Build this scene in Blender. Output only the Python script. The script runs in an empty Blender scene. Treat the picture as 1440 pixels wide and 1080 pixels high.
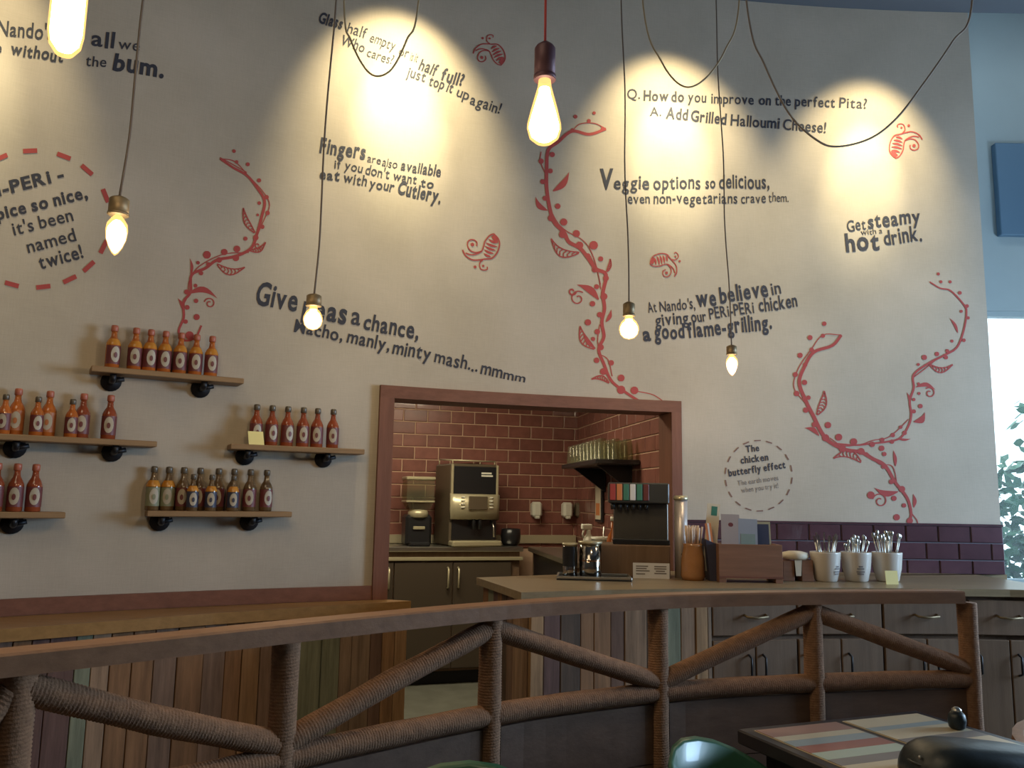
import bpy, math, random
import numpy as np
from mathutils import Vector, Matrix

random.seed(7)
SC = bpy.context.scene
COL = SC.collection
PI = math.pi

# ------------------------------------------------------------------ camera
F = 1150.0
EYE = Vector((0, 0, 1.35))
PITCH, ROLL = math.radians(8.0), math.radians(1.0)
fw = Vector((0, math.cos(PITCH), math.sin(PITCH)))
up0 = Vector((0, -math.sin(PITCH), math.cos(PITCH)))
r0 = Vector((1, 0, 0))
rt = r0 * math.cos(ROLL) + up0 * math.sin(ROLL)
up = up0 * math.cos(ROLL) - r0 * math.sin(ROLL)
cam = bpy.data.cameras.new('camera'); camo = bpy.data.objects.new('camera', cam); COL.objects.link(camo)
cam.sensor_width = 36.0; cam.lens = 36.0 * F / 1440.0; cam.clip_start = 0.05
M = Matrix((( rt.x, up.x, -fw.x, EYE.x), (rt.y, up.y, -fw.y, EYE.y), (rt.z, up.z, -fw.z, EYE.z), (0, 0, 0, 1)))
camo.matrix_world = M
SC.camera = camo

# ------------------------------------------------------------------ light
SC.view_settings.view_transform = 'Standard'
SC.view_settings.look = 'None'
SC.view_settings.exposure = 0.12
SC.view_settings.gamma = 1.0
SC.view_settings.use_curve_mapping = False
SC.cycles.use_denoising = True
SC.cycles.max_bounces = 6
SC.cycles.diffuse_bounces = 4
SC.cycles.glossy_bounces = 3
SC.cycles.transmission_bounces = 4
SC.cycles.caustics_reflective = False
SC.cycles.caustics_refractive = False
SC.cycles.sample_clamp_indirect = 4.0
W = bpy.data.worlds.new('sky'); SC.world = W; W.use_nodes = True
W.node_tree.nodes['Background'].inputs[0].default_value = (0.78, 0.93, 1.0, 1)
W.node_tree.nodes['Background'].inputs[1].default_value = 3.2


def area_light(name, loc, target, sx, sy, power, color, spread=None):
    l = bpy.data.lights.new(name, 'AREA'); l.shape = 'RECTANGLE'; l.size = sx; l.size_y = sy
    l.energy = power; l.color = color
    if spread: l.spread = spread
    o = bpy.data.objects.new(name, l); COL.objects.link(o); o.location = loc
    o.rotation_euler = (Vector(target) - Vector(loc)).to_track_quat('-Z', 'Y').to_euler()
    return o


def spot_light(name, loc, target, power, color, half, blend, rad=0.03):
    l = bpy.data.lights.new(name, 'SPOT'); l.energy = power; l.color = color
    l.spot_size = 2 * math.radians(half); l.spot_blend = blend; l.shadow_soft_size = rad
    o = bpy.data.objects.new(name, l); COL.objects.link(o); o.location = loc
    o.rotation_euler = (Vector(target) - Vector(loc)).to_track_quat('-Z', 'Y').to_euler()
    return o


# daylight through the two glazed sides of the room (window wall on the street side)
area_light('window_daylight', (4.9, 2.95, 1.8), (0.0, 3.1, 1.3), 1.3, 1.3, 130, (0.46, 0.70, 1.0))
# kitchen ceiling lamp, and a warm fill light added over the dining room
area_light('kitchen_ceiling_light', (-0.55, 5.2, 2.30), (-0.55, 5.5, 0), 1.3, 0.4, 27, (1.0, 0.88, 0.62))
area_light('dining_fill_light', (-1.2, 0.3, 3.9), (-1.0, 2.2, 0), 1.5, 1.5, 15, (1.0, 0.84, 0.56))


# ------------------------------------------------------------------ pixel helpers (1440 x 1080)
def ray(px, py):
    d = rt * ((px - 720) / F) + up * ((540 - py) / F) + fw
    return d


def at_s(px, py, s):
    return EYE + ray(px, py) * (F / s)


def at_z(px, py, z):
    d = ray(px, py)
    return EYE + d * ((z - EYE.z) / d.z)


def hz(px):
    return 701.6 + (px - 720) * math.tan(ROLL)


# the wall in plan: a gentle concave curve Y = g(X)
_cp = [(-90, 372), (0, 360), (150, 338), (300, 318), (533, 290), (720, 276), (955, 262), (1150, 257), (1400, 254)]
_pts = [at_s(px, hz(px), s) for px, s in _cp]
_co = np.polyfit([p.x for p in _pts], [p.y for p in _pts], 3)


def g(x): return float(np.polyval(_co, x))
def gd(x): return float(np.polyval(np.polyder(_co), x))
def wn(x):  # wall normal towards the room
    v = Vector((gd(x), -1, 0)); v.normalize(); return v


def on_wall(px, py, off=0.0):
    d = ray(px, py); a = 4.0 / d.y
    for _ in range(12):
        x = d.x * a
        t = g(x) - off * math.sqrt(1 + gd(x) ** 2)
        e = d.y * a - t
        k = d.y - gd(x) * d.x
        a -= e / k
    return EYE + d * a


def wall_pt(x, z, off=0.0):
    n = wn(x)
    return Vector((x + n.x * off, g(x) + n.y * off, z))


# ------------------------------------------------------------------ materials
def new_mat(name):
    m = bpy.data.materials.new(name); m.use_nodes = True
    nt = m.node_tree; b = nt.nodes['Principled BSDF']
    return m, nt, b


def mat(name, col, rough=0.6, metal=0.0, var=0.0, scale=12.0, bump=0.0, stretch=(1, 1, 1), rnd=0.0, coat=0.0, spec=None, emit=None, alpha=None, bscale=None, trans=0.0):
    m, nt, b = new_mat(name)
    N, L = nt.nodes, nt.links
    b.inputs['Roughness'].default_value = rough
    b.inputs['Metallic'].default_value = metal
    b.inputs['Coat Weight'].default_value = coat
    if spec is not None: b.inputs['Specular IOR Level'].default_value = spec
    if trans: b.inputs['Transmission Weight'].default_value = trans
    b.inputs['Base Color'].default_value = (*col, 1)
    if emit:
        b.inputs['Emission Color'].default_value = (*emit[0], 1); b.inputs['Emission Strength'].default_value = emit[1]
    if alpha is not None: b.inputs['Alpha'].default_value = alpha
    if var or bump or rnd:
        tc = N.new('ShaderNodeTexCoord'); mp = N.new('ShaderNodeMapping'); mp.inputs['Scale'].default_value = stretch
        L.new(tc.outputs['Object'], mp.inputs['Vector'])
        oi = N.new('ShaderNodeObjectInfo')
        ad = N.new('ShaderNodeVectorMath'); ad.operation = 'ADD'
        sc_ = N.new('ShaderNodeVectorMath'); sc_.operation = 'SCALE'; sc_.inputs['Scale'].default_value = 37.0
        cb = N.new('ShaderNodeCombineXYZ'); L.new(oi.outputs['Random'], cb.inputs[0]); L.new(oi.outputs['Random'], cb.inputs[2])
        L.new(cb.outputs[0], sc_.inputs[0]); L.new(mp.outputs[0], ad.inputs[0]); L.new(sc_.outputs[0], ad.inputs[1])
        nz = N.new('ShaderNodeTexNoise'); nz.inputs['Scale'].default_value = scale; nz.inputs['Detail'].default_value = 6; nz.inputs['Roughness'].default_value = 0.6
        L.new(ad.outputs[0], nz.inputs['Vector'])
        if var or rnd:
            mr = N.new('ShaderNodeMapRange'); mr.inputs['From Min'].default_value = 0.3; mr.inputs['From Max'].default_value = 0.7
            mr.inputs['To Min'].default_value = 1 - var; mr.inputs['To Max'].default_value = 1 + var
            L.new(nz.outputs['Fac'], mr.inputs['Value'])
            m2 = N.new('ShaderNodeMapRange'); m2.inputs['To Min'].default_value = 1 - rnd; m2.inputs['To Max'].default_value = 1 + rnd
            L.new(oi.outputs['Random'], m2.inputs['Value'])
            mu = N.new('ShaderNodeMath'); mu.operation = 'MULTIPLY'; L.new(mr.outputs[0], mu.inputs[0]); L.new(m2.outputs[0], mu.inputs[1])
            vm = N.new('ShaderNodeVectorMath'); vm.operation = 'SCALE'; vm.inputs[0].default_value = col
            L.new(mu.outputs[0], vm.inputs['Scale']); L.new(vm.outputs[0], b.inputs['Base Color'])
        if bump:
            bp = N.new('ShaderNodeBump'); bp.inputs['Strength'].default_value = bump; bp.inputs['Distance'].default_value = 0.004
            if bscale:
                n2 = N.new('ShaderNodeTexNoise'); n2.inputs['Scale'].default_value = bscale; n2.inputs['Detail'].default_value = 4
                L.new(ad.outputs[0], n2.inputs['Vector']); L.new(n2.outputs['Fac'], bp.inputs['Height'])
            else:
                L.new(nz.outputs['Fac'], bp.inputs['Height'])
            L.new(bp.outputs[0], b.inputs['Normal'])
    return m


def reclaimed(name, cols, rough=0.7, axis=2, lo=0.5, hi=1.4):
    """reclaimed boards: each board picks one tone from its object random, grain along its length"""
    m, nt, b = new_mat(name); N, L = nt.nodes, nt.links
    b.inputs['Roughness'].default_value = rough; b.inputs['Specular IOR Level'].default_value = 0.25
    oi = N.new('ShaderNodeObjectInfo'); cr = N.new('ShaderNodeValToRGB'); cr.color_ramp.interpolation = 'CONSTANT'
    e = cr.color_ramp.elements
    for i, c in enumerate(cols):
        el = e[0] if i == 0 else (e[1] if i == 1 else e.new(i / len(cols)))
        el.position = i / len(cols); el.color = (*c, 1)
    L.new(oi.outputs['Random'], cr.inputs[0])
    tc = N.new('ShaderNodeTexCoord'); mp = N.new('ShaderNodeMapping')
    s = [14, 14, 14]; s[axis] = 1.1; mp.inputs['Scale'].default_value = s
    L.new(tc.outputs['Object'], mp.inputs['Vector'])
    sc_ = N.new('ShaderNodeVectorMath'); sc_.operation = 'SCALE'; sc_.inputs['Scale'].default_value = 53.0
    cb = N.new('ShaderNodeCombineXYZ'); L.new(oi.outputs['Random'], cb.inputs[0]); L.new(oi.outputs['Random'], cb.inputs[2]); L.new(cb.outputs[0], sc_.inputs[0])
    ad = N.new('ShaderNodeVectorMath'); ad.operation = 'ADD'; L.new(mp.outputs[0], ad.inputs[0]); L.new(sc_.outputs[0], ad.inputs[1])
    nz = N.new('ShaderNodeTexNoise'); nz.inputs['Scale'].default_value = 2.6; nz.inputs['Detail'].default_value = 8; nz.inputs['Roughness'].default_value = 0.65
    nz.inputs['Distortion'].default_value = 0.12
    L.new(ad.outputs[0], nz.inputs['Vector'])
    mr = N.new('ShaderNodeMapRange'); mr.inputs['From Min'].default_value = 0.25; mr.inputs['From Max'].default_value = 0.75
    mr.inputs['To Min'].default_value = lo; mr.inputs['To Max'].default_value = hi
    L.new(nz.outputs['Fac'], mr.inputs['Value'])
    vm = N.new('ShaderNodeVectorMath'); vm.operation = 'SCALE'; L.new(cr.outputs[0], vm.inputs[0]); L.new(mr.outputs[0], vm.inputs['Scale'])
    L.new(vm.outputs[0], b.inputs['Base Color'])
    bp = N.new('ShaderNodeBump'); bp.inputs['Strength'].default_value = 0.4; bp.inputs['Distance'].default_value = 0.003
    L.new(nz.outputs['Fac'], bp.inputs['Height']); L.new(bp.outputs[0], b.inputs['Normal'])
    return m


def wood(name, col, axis=0, rough=0.5, var=0.35):
    return reclaimed(name, [col, tuple(c * 0.93 for c in col)], rough, axis, 0.78, 1.2) if var else mat(name, col, rough)


def glass_mat(name, col, t=0.7, rough=0.05):
    m, nt, b = new_mat(name); N, L = nt.nodes, nt.links
    tr = N.new('ShaderNodeBsdfTransparent'); tr.inputs[0].default_value = (*col, 1)
    b.inputs['Base Color'].default_value = (*col, 1); b.inputs['Roughness'].default_value = rough
    mx = N.new('ShaderNodeMixShader'); mx.inputs[0].default_value = t
    L.new(b.outputs[0], mx.inputs[1]); L.new(tr.outputs[0], mx.inputs[2]); L.new(mx.outputs[0], N['Material Output'].inputs[0])
    return m


def emit_mat(name, col, s):
    m, nt, b = new_mat(name); N, L = nt.nodes, nt.links
    e = N.new('ShaderNodeEmission'); e.inputs[0].default_value = (*col, 1); e.inputs[1].default_value = s
    L.new(e.outputs[0], N['Material Output'].inputs[0])
    return m


def bulb_glass(name, col, s, t):
    """clear bulb glass warmed by its own filament: part transparent, part glowing"""
    m, nt, b = new_mat(name); N, L = nt.nodes, nt.links
    e = N.new('ShaderNodeEmission'); e.inputs[0].default_value = (*col, 1); e.inputs[1].default_value = s
    tr = N.new('ShaderNodeBsdfTransparent'); mx = N.new('ShaderNodeMixShader'); mx.inputs[0].default_value = t
    L.new(e.outputs[0], mx.inputs[1]); L.new(tr.outputs[0], mx.inputs[2])
    L.new(mx.outputs[0], N['Material Output'].inputs[0])
    return m


def plaster_mat():
    m, nt, b = new_mat('linen_plaster'); N, L = nt.nodes, nt.links
    b.inputs['Roughness'].default_value = 0.85
    tc = N.new('ShaderNodeTexCoord')
    nz = N.new('ShaderNodeTexNoise'); nz.inputs['Scale'].default_value = 2.2; nz.inputs['Detail'].default_value = 8
    L.new(tc.outputs['Object'], nz.inputs['Vector'])
    cr = N.new('ShaderNodeValToRGB'); e = cr.color_ramp.elements
    e[0].position = 0.3; e[0].color = (0.41, 0.345, 0.27, 1); e[1].position = 0.75; e[1].color = (0.51, 0.43, 0.345, 1)
    L.new(nz.outputs['Fac'], cr.inputs[0])
    # woven weave of fine threads
    mp = N.new('ShaderNodeMapping'); mp.inputs['Scale'].default_value = (420, 420, 18); L.new(tc.outputs['Object'], mp.inputs['Vector'])
    w1 = N.new('ShaderNodeTexNoise'); w1.inputs['Scale'].default_value = 1.0; L.new(mp.outputs[0], w1.inputs['Vector'])
    mp2 = N.new('ShaderNodeMapping'); mp2.inputs['Scale'].default_value = (18, 18, 420); L.new(tc.outputs['Object'], mp2.inputs['Vector'])
    w2 = N.new('ShaderNodeTexNoise'); w2.inputs['Scale'].default_value = 1.0; L.new(mp2.outputs[0], w2.inputs['Vector'])
    ad = N.new('ShaderNodeMath'); ad.operation = 'ADD'; L.new(w1.outputs['Fac'], ad.inputs[0]); L.new(w2.outputs['Fac'], ad.inputs[1])
    mr = N.new('ShaderNodeMapRange'); mr.inputs['From Min'].default_value = 0.7; mr.inputs['From Max'].default_value = 1.3; mr.inputs['To Min'].default_value = 0.95; mr.inputs['To Max'].default_value = 1.05
    L.new(ad.outputs[0], mr.inputs['Value'])
    vm = N.new('ShaderNodeVectorMath'); vm.operation = 'SCALE'; L.new(cr.outputs[0], vm.inputs[0]); L.new(mr.outputs[0], vm.inputs['Scale'])
    L.new(vm.outputs[0], b.inputs['Base Color'])
    return m


MT = {}
MT['plaster'] = plaster_mat()
MT['letter'] = mat('charcoal_paint', (0.035, 0.035, 0.05), 0.8)
MT['letter_pale'] = mat('faded_grey_paint', (0.20, 0.18, 0.17), 0.8)
MT['red'] = mat('red_paint', (0.38, 0.055, 0.05), 0.8)
MT['dash_brown'] = mat('brown_paint', (0.20, 0.10, 0.08), 0.8)
MT['ceiling'] = mat('dark_ceiling', (0.10, 0.11, 0.13), 0.9)
MT['pale'] = mat('pale_grey_paint', (0.35, 0.41, 0.43), 0.9, var=0.04, scale=2)
MT['shell'] = mat('room_paint', (0.22, 0.19, 0.17), 0.9, var=0.05, scale=2)
MT['floor'] = mat('grey_stone_floor', (0.17, 0.17, 0.14), 0.5, var=0.2, scale=6)
MT['grout'] = mat('buff_grout', (0.62, 0.43, 0.30), 0.9)
MT['grout_dark'] = mat('grey_grout', (0.16, 0.15, 0.17), 0.9)
MT['tile'] = mat('red_glazed_tile', (0.225, 0.088, 0.068), 0.3, var=0.18, scale=9, rnd=0.14, coat=0.3)
MT['tile_dark'] = mat('plum_glazed_tile', (0.085, 0.04, 0.05), 0.2, var=0.15, scale=9, rnd=0.15, coat=0.4)
MT['frame'] = wood('reddish_wood', (0.20, 0.085, 0.055), axis=2, rough=0.5)
MT['frame_x'] = wood('reddish_wood_across', (0.20, 0.085, 0.055), axis=0, rough=0.5)
MT['counter_top'] = wood('oiled_oak', (0.31, 0.17, 0.065), axis=0, rough=0.32)
MT['bar_top'] = wood('grey_oak', (0.26, 0.19, 0.11), axis=0, rough=0.3)
MT['shelf'] = wood('shelf_wood', (0.30, 0.18, 0.09), axis=0, rough=0.5)
MT['planks'] = reclaimed('reclaimed_planks', [(0.230, 0.115, 0.054), (0.324, 0.189, 0.095), (0.203, 0.121, 0.081), (0.135, 0.074, 0.061), (0.270, 0.149, 0.074), (0.203, 0.203, 0.135), (0.284, 0.176, 0.108), (0.162, 0.095, 0.068), (0.095, 0.061, 0.041), (0.243, 0.162, 0.108)])
MT['cab'] = wood('cabinet_wood', (0.17, 0.105, 0.065), axis=2, rough=0.6)
MT['rail'] = wood('rail_wood', (0.26, 0.135, 0.075), axis=0, rough=0.45)
MT['rope'] = mat('jute_rope', (0.27, 0.14, 0.075), 0.9, var=0.22, scale=60, bump=0.5, bscale=220)
MT['board'] = wood('panel_board', (0.15, 0.085, 0.055), axis=0, rough=0.6)
MT['black'] = mat('black_iron', (0.02, 0.02, 0.024), 0.45, metal=0.5)
MT['blackp'] = mat('black_plastic', (0.015, 0.015, 0.017), 0.3)
MT['steel'] = mat('brushed_steel', (0.55, 0.53, 0.48), 0.28, metal=1.0, bump=0.1, scale=4, stretch=(1, 1, 40))
MT['dark_steel'] = mat('dull_dark_steel', (0.16, 0.15, 0.13), 0.35, metal=0.9)
MT['dark_grey'] = mat('charcoal_plastic', (0.045, 0.045, 0.042), 0.35)
MT['cupboard'] = mat('dark_olive_cupboard', (0.07, 0.052, 0.036), 0.4)
MT['champagne'] = mat('champagne_plastic', (0.52, 0.46, 0.30), 0.3, metal=0.4)
MT['beige_side'] = mat('bronze_side', (0.13, 0.10, 0.065), 0.4, metal=0.3)
MT['brass'] = mat('brushed_brass', (0.25, 0.18, 0.10), 0.5, metal=0.6)
MT['plum'] = mat('purple_brown_metal', (0.13, 0.06, 0.075), 0.5, metal=0.3)
MT['cord'] = mat('brown_fabric_cord', (0.13, 0.10, 0.08), 0.8)
MT['cord_tan'] = mat('tan_fabric_cord', (0.34, 0.27, 0.17), 0.8)
MT['cord_grey'] = mat('grey_brown_cord', (0.24, 0.19, 0.15), 0.8)
MT['cord_red'] = mat('red_fabric_cord', (0.5, 0.06, 0.05), 0.8)
MT['sauce_orange'] = mat('orange_sauce_glass', (0.42, 0.11, 0.02), 0.08, coat=0.6, var=0.2, scale=14)
MT['sauce_red'] = mat('red_sauce_glass', (0.26, 0.055, 0.02), 0.08, coat=0.6, var=0.2, scale=14)
MT['sauce_green'] = mat('olive_sauce_glass', (0.14, 0.08, 0.035), 0.08, coat=0.6, var=0.3, scale=14)
MT['cap_red'] = mat('terracotta_cap', (0.42, 0.12, 0.07), 0.4)
MT['cap_dark'] = mat('dark_cap', (0.11, 0.085, 0.06), 0.3)
MT['cap_orange'] = mat('gold_glint_band', (0.52, 0.21, 0.03), 0.2)
MT['lab_maroon'] = mat('maroon_label', (0.14, 0.03, 0.03), 0.5)
MT['lab_orange'] = mat('amber_label', (0.40, 0.13, 0.04), 0.5)
MT['lab_navy'] = mat('navy_label', (0.04, 0.04, 0.07), 0.5)
MT['lab_olive'] = mat('sage_label', (0.22, 0.22, 0.13), 0.5)
MT['cream'] = mat('cream_paper', (0.66, 0.58, 0.44), 0.6)
MT['emblem'] = mat('dull_cream_print', (0.42, 0.35, 0.26), 0.5)
MT['satin'] = mat('satin_steel', (0.62, 0.56, 0.53), 0.4, metal=0.6)
MT['white'] = mat('white_ceramic', (0.58, 0.53, 0.47), 0.25, coat=0.3)
MT['whitep'] = mat('white_plastic', (0.70, 0.68, 0.58), 0.4)
MT['yellow'] = mat('yellow_paper', (0.85, 0.72, 0.30), 0.7)
MT['paper'] = mat('white_paper', (0.72, 0.72, 0.74), 0.7)
MT['lilac'] = mat('lilac_grey_card', (0.34, 0.29, 0.28), 0.6)
MT['blue_card'] = mat('blue_grey_card', (0.27, 0.29, 0.34), 0.6)
MT['green_card'] = mat('teal_green_print', (0.05, 0.20, 0.14), 0.6)
MT['pic'] = mat('faded_green_print', (0.20, 0.26, 0.24), 0.6)
MT['orange_card'] = mat('orange_print', (0.62, 0.22, 0.08), 0.6)
MT['box_wood'] = wood('box_wood', (0.25, 0.125, 0.075), axis=0, rough=0.6)
MT['straw'] = mat('pale_straw', (0.66, 0.52, 0.42), 0.6)
MT['jar'] = mat('amber_jar', (0.42, 0.20, 0.08), 0.2, coat=0.5, var=0.15, scale=10)
MT['glass'] = glass_mat('clear_glass', (0.93, 0.97, 0.95), 0.55)
MT['tumbler'] = glass_mat('tumbler_glass', (0.85, 0.84, 0.70), 0.80, 0.06)
MT['tumbler'].node_tree.nodes['Principled BSDF'].inputs['Base Color'].default_value = (0.30, 0.29, 0.20, 1)
MT['tumbler'].node_tree.nodes['Principled BSDF'].inputs['Specular IOR Level'].default_value = 1.0
MT['pane'] = glass_mat('window_glass', (0.95, 0.98, 1.0), 0.93)
MT['green_metal'] = mat('green_enamel', (0.04, 0.13, 0.075), 0.35, coat=0.2)
MT['chair_wood'] = wood('chair_wood', (0.40, 0.21, 0.11), axis=2, rough=0.45)
MT['table'] = mat('dark_table_wood', (0.035, 0.03, 0.035), 0.35)
MT['leather'] = mat('black_leather', (0.012, 0.02, 0.026), 0.4, bump=0.2, scale=60)
MT['chrome'] = mat('polished_steel', (0.42, 0.38, 0.33), 0.12, metal=1.0)
MT['copper'] = mat('copper', (0.62, 0.33, 0.20), 0.2, metal=1.0)
MT['navy_panel'] = mat('slate_blue_panel', (0.10, 0.18, 0.27), 0.6)
MT['leaf'] = mat('plant_leaf', (0.05, 0.20, 0.10), 0.5, rnd=0.3, var=0.4, scale=5)
MT['soil'] = mat('terracotta_pot', (0.30, 0.12, 0.06), 0.7)
for k_, c_ in {'st_pink': (0.40, 0.22, 0.17), 'st_cream': (0.62, 0.52, 0.36), 'st_blue': (0.33, 0.38, 0.38), 'st_grey': (0.25, 0.22, 0.20), 'st_rose': (0.36, 0.15, 0.12), 'st_mint': (0.46, 0.52, 0.42)}.items():
    MT[k_] = mat(k_.replace('st_', 'painted_stripe_'), c_, 0.35)
B_GLASS = bulb_glass('warm_bulb_glass', (1.0, 0.52, 0.15), 1.9, 0.42)
B_CORE = emit_mat('glowing_filament', (1.0, 0.88, 0.60), 30)


# ------------------------------------------------------------------ mesh helpers
class MB:
    def __init__(s): s.v = []; s.f = []; s.sm = []
    def add(s, vs, fs, smooth=False):
        o = len(s.v); s.v += [tuple(v) for v in vs]; s.f += [tuple(i + o for i in f) for f in fs]; s.sm += [smooth] * len(fs); return s
    def box(s, x0, x1, y0, y1, z0, z1, ch=0.0):
        if ch <= 0:
            vs = [(x0, y0, z0), (x1, y0, z0), (x1, y1, z0), (x0, y1, z0), (x0, y0, z1), (x1, y0, z1), (x1, y1, z1), (x0, y1, z1)]
            return s.add(vs, [(0, 3, 2, 1), (4, 5, 6, 7), (0, 1, 5, 4), (1, 2, 6, 5), (2, 3, 7, 6), (3, 0, 4, 7)])
        # chamfered in plan and at top and bottom
        c = min(ch, (x1 - x0) / 2.01, (y1 - y0) / 2.01, (z1 - z0) / 2.01)
        def ring(i, z): return [(x0 + i, y0 + c, z), (x0 + c, y0 + i, z), (x1 - c, y0 + i, z), (x1 - i, y0 + c, z), (x1 - i, y1 - c, z), (x1 - c, y1 - i, z), (x0 + c, y1 - i, z), (x0 + i, y1 - c, z)]
        R = [ring(c, z0), ring(0, z0 + c), ring(0, z1 - c), ring(c, z1)]
        # ring(c) keeps corner verts inside
        vs = [p for r in R for p in r]; fs = [tuple(reversed(range(8))), tuple(range(24, 32))]
        for k in range(3):
            for i in range(8):
                j = (i + 1) % 8; fs.append((k * 8 + i, k * 8 + j, k * 8 + 8 + j, k * 8 + 8 + i))
        return s.add(vs, fs)
    def prism(s, poly, z0, z1):
        n = len(poly)
        a = sum(poly[i][0] * poly[(i + 1) % n][1] - poly[(i + 1) % n][0] * poly[i][1] for i in range(n))
        if a < 0: poly = poly[::-1]
        vs = [(p[0], p[1], z0) for p in poly] + [(p[0], p[1], z1) for p in poly]
        fs = [tuple(reversed(range(n))), tuple(range(n, 2 * n))] + [(i, (i + 1) % n, n + (i + 1) % n, n + i) for i in range(n)]
        return s.add(vs, fs)
    def obox(s, p0, p1, w, h, upv=(0, 0, 1)):
        """box along p0->p1, width w across, height h along up"""
        p0, p1 = Vector(p0), Vector(p1); d = (p1 - p0).normalized(); u = Vector(upv); r = d.cross(u).normalized(); u = r.cross(d).normalized()
        vs = []
        for p in (p0, p1):
            for a, b in ((-1, -1), (1, -1), (1, 1), (-1, 1)): vs.append(p + r * (a * w / 2) + u * (b * h / 2))
        return s.add(vs, [(0, 1, 2, 3), (7, 6, 5, 4), (0, 4, 5, 1), (1, 5, 6, 2), (2, 6, 7, 3), (3, 7, 4, 0)])
    def tube(s, path, rad, seg=10, caps=True):
        P = [Vector(p) for p in path]; n = len(P)
        R = rad if hasattr(rad, '__len__') else [rad] * n
        t0 = (P[1] - P[0]).normalized()
        ref = Vector((0, 0, 1)) if abs(t0.z) < 0.9 else Vector((1, 0, 0))
        u = t0.cross(ref).normalized(); vs = []
        for i in range(n):
            t = (P[min(i + 1, n - 1)] - P[max(i - 1, 0)])
            t = t.normalized() if t.length > 1e-9 else t0
            u = (u - t * u.dot(t)).normalized(); w = t.cross(u)
            for k in range(seg):
                a = 2 * PI * k / seg; vs.append(P[i] + (u * math.cos(a) + w * math.sin(a)) * R[i])
        fs = [(i * seg + k, i * seg + (k + 1) % seg, (i + 1) * seg + (k + 1) % seg, (i + 1) * seg + k) for i in range(n - 1) for k in range(seg)]
        s.add(vs, fs, True)
        if caps:
            o = len(s.v) - n * seg
            s.f.append(tuple(o + k for k in reversed(range(seg)))); s.sm.append(False)
            s.f.append(tuple(o + (n - 1) * seg + k for k in range(seg))); s.sm.append(False)
        return s
    def lathe(s, prof, seg=20, c=(0, 0, 0), caps=True, smooth=True):
        vs = []; n = len(prof)
        for r, z in prof:
            for k in range(seg):
                a = 2 * PI * k / seg; vs.append((c[0] + r * math.cos(a), c[1] + r * math.sin(a), c[2] + z))
        fs = [(i * seg + k, i * seg + (k + 1) % seg, (i + 1) * seg + (k + 1) % seg, (i + 1) * seg + k) for i in range(n - 1) for k in range(seg)]
        s.add(vs, fs, smooth)
        o = len(s.v) - n * seg
        if caps:
            s.f.append(tuple(o + k for k in reversed(range(seg)))); s.sm.append(False)
            s.f.append(tuple(o + (n - 1) * seg + k for k in range(seg))); s.sm.append(False)
        return s
    def sphere(s, c, r, seg=14, rings=8, sc=(1, 1, 1)):
        prof = []
        vs = []
        for i in range(rings + 1):
            th = PI * i / rings
            for k in range(seg):
                a = 2 * PI * k / seg
                vs.append((c[0] + r * sc[0] * math.sin(th) * math.cos(a), c[1] + r * sc[1] * math.sin(th) * math.sin(a), c[2] - r * sc[2] * math.cos(th)))
        fs = [(i * seg + k, i * seg + (k + 1) % seg, (i + 1) * seg + (k + 1) % seg, (i + 1) * seg + k) for i in range(rings) for k in range(seg)]
        return s.add(vs, fs, True)
    def build(s, name, m, parent=None, loc=None, rotz=0.0, shift=None):
        """loc: origin of a thing that is one mesh (verts are local). shift: world verts given, origin moved there"""
        me = bpy.data.meshes.new(name)
        vs = s.v
        if shift is not None: vs = [(v[0] - shift[0], v[1] - shift[1], v[2] - shift[2]) for v in vs]
        me.from_pydata(vs, [], s.f); me.polygons.foreach_set('use_smooth', s.sm); me.update()
        if m: me.materials.append(m)
        o = bpy.data.objects.new(name, me); COL.objects.link(o)
        if shift is not None: o.location = shift
        if loc is not None: o.location = loc
        o.rotation_euler = (0, 0, rotz)
        if parent is not None: o.parent = parent
        return o


def tag(o, label=None, cat=None, group=None, kind=None):
    if label: o['label'] = label
    if cat: o['category'] = cat
    if group: o['group'] = group
    if kind: o['kind'] = kind
    return o


def thing(name, label, cat, loc=(0, 0, 0), rotz=0.0, group=None):
    o = bpy.data.objects.new(name, None); COL.objects.link(o); o.empty_display_size = 0.05
    o.location = loc; o.rotation_euler = (0, 0, rotz)
    return tag(o, label, cat, group)


def children(o): return [c for c in bpy.data.objects if c.parent == o]


def copy_tree(o, parent=None):
    c = o.copy(); COL.objects.link(c)
    if parent is not None: c.parent = parent
    for ch in children(o): copy_tree(ch, c)
    return c


def smooth_path(pts, n=8):
    """Catmull-Rom through points (any dimension)"""
    P = [Vector(p) for p in pts]
    if len(P) < 3:
        return [P[0].lerp(P[1], i / n) for i in range(n + 1)]
    out = []
    for i in range(len(P) - 1):
        p0 = P[i - 1] if i > 0 else P[0] * 2 - P[1]
        p1, p2 = P[i], P[i + 1]
        p3 = P[i + 2] if i + 2 < len(P) else P[-1] * 2 - P[-2]
        for k in range(n):
            t = k / n
            out.append(0.5 * ((2 * p1) + (p2 - p0) * t + (2 * p0 - 5 * p1 + 4 * p2 - p3) * t * t + (3 * p1 - p0 - 3 * p2 + p3) * t ** 3))
    out.append(P[-1]); return out


# ================================================================== SETTING
CEIL = on_wall(1367, 18).z
XL = on_wall(-200, 690).x - 0.6
XR = on_wall(1401, 640).x
OX0, OX1 = on_wall(547, 690).x, on_wall(944, 700).x      # opening in the wall
OZ = 1.835                                                # head of the opening
TH = 0.16


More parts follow.
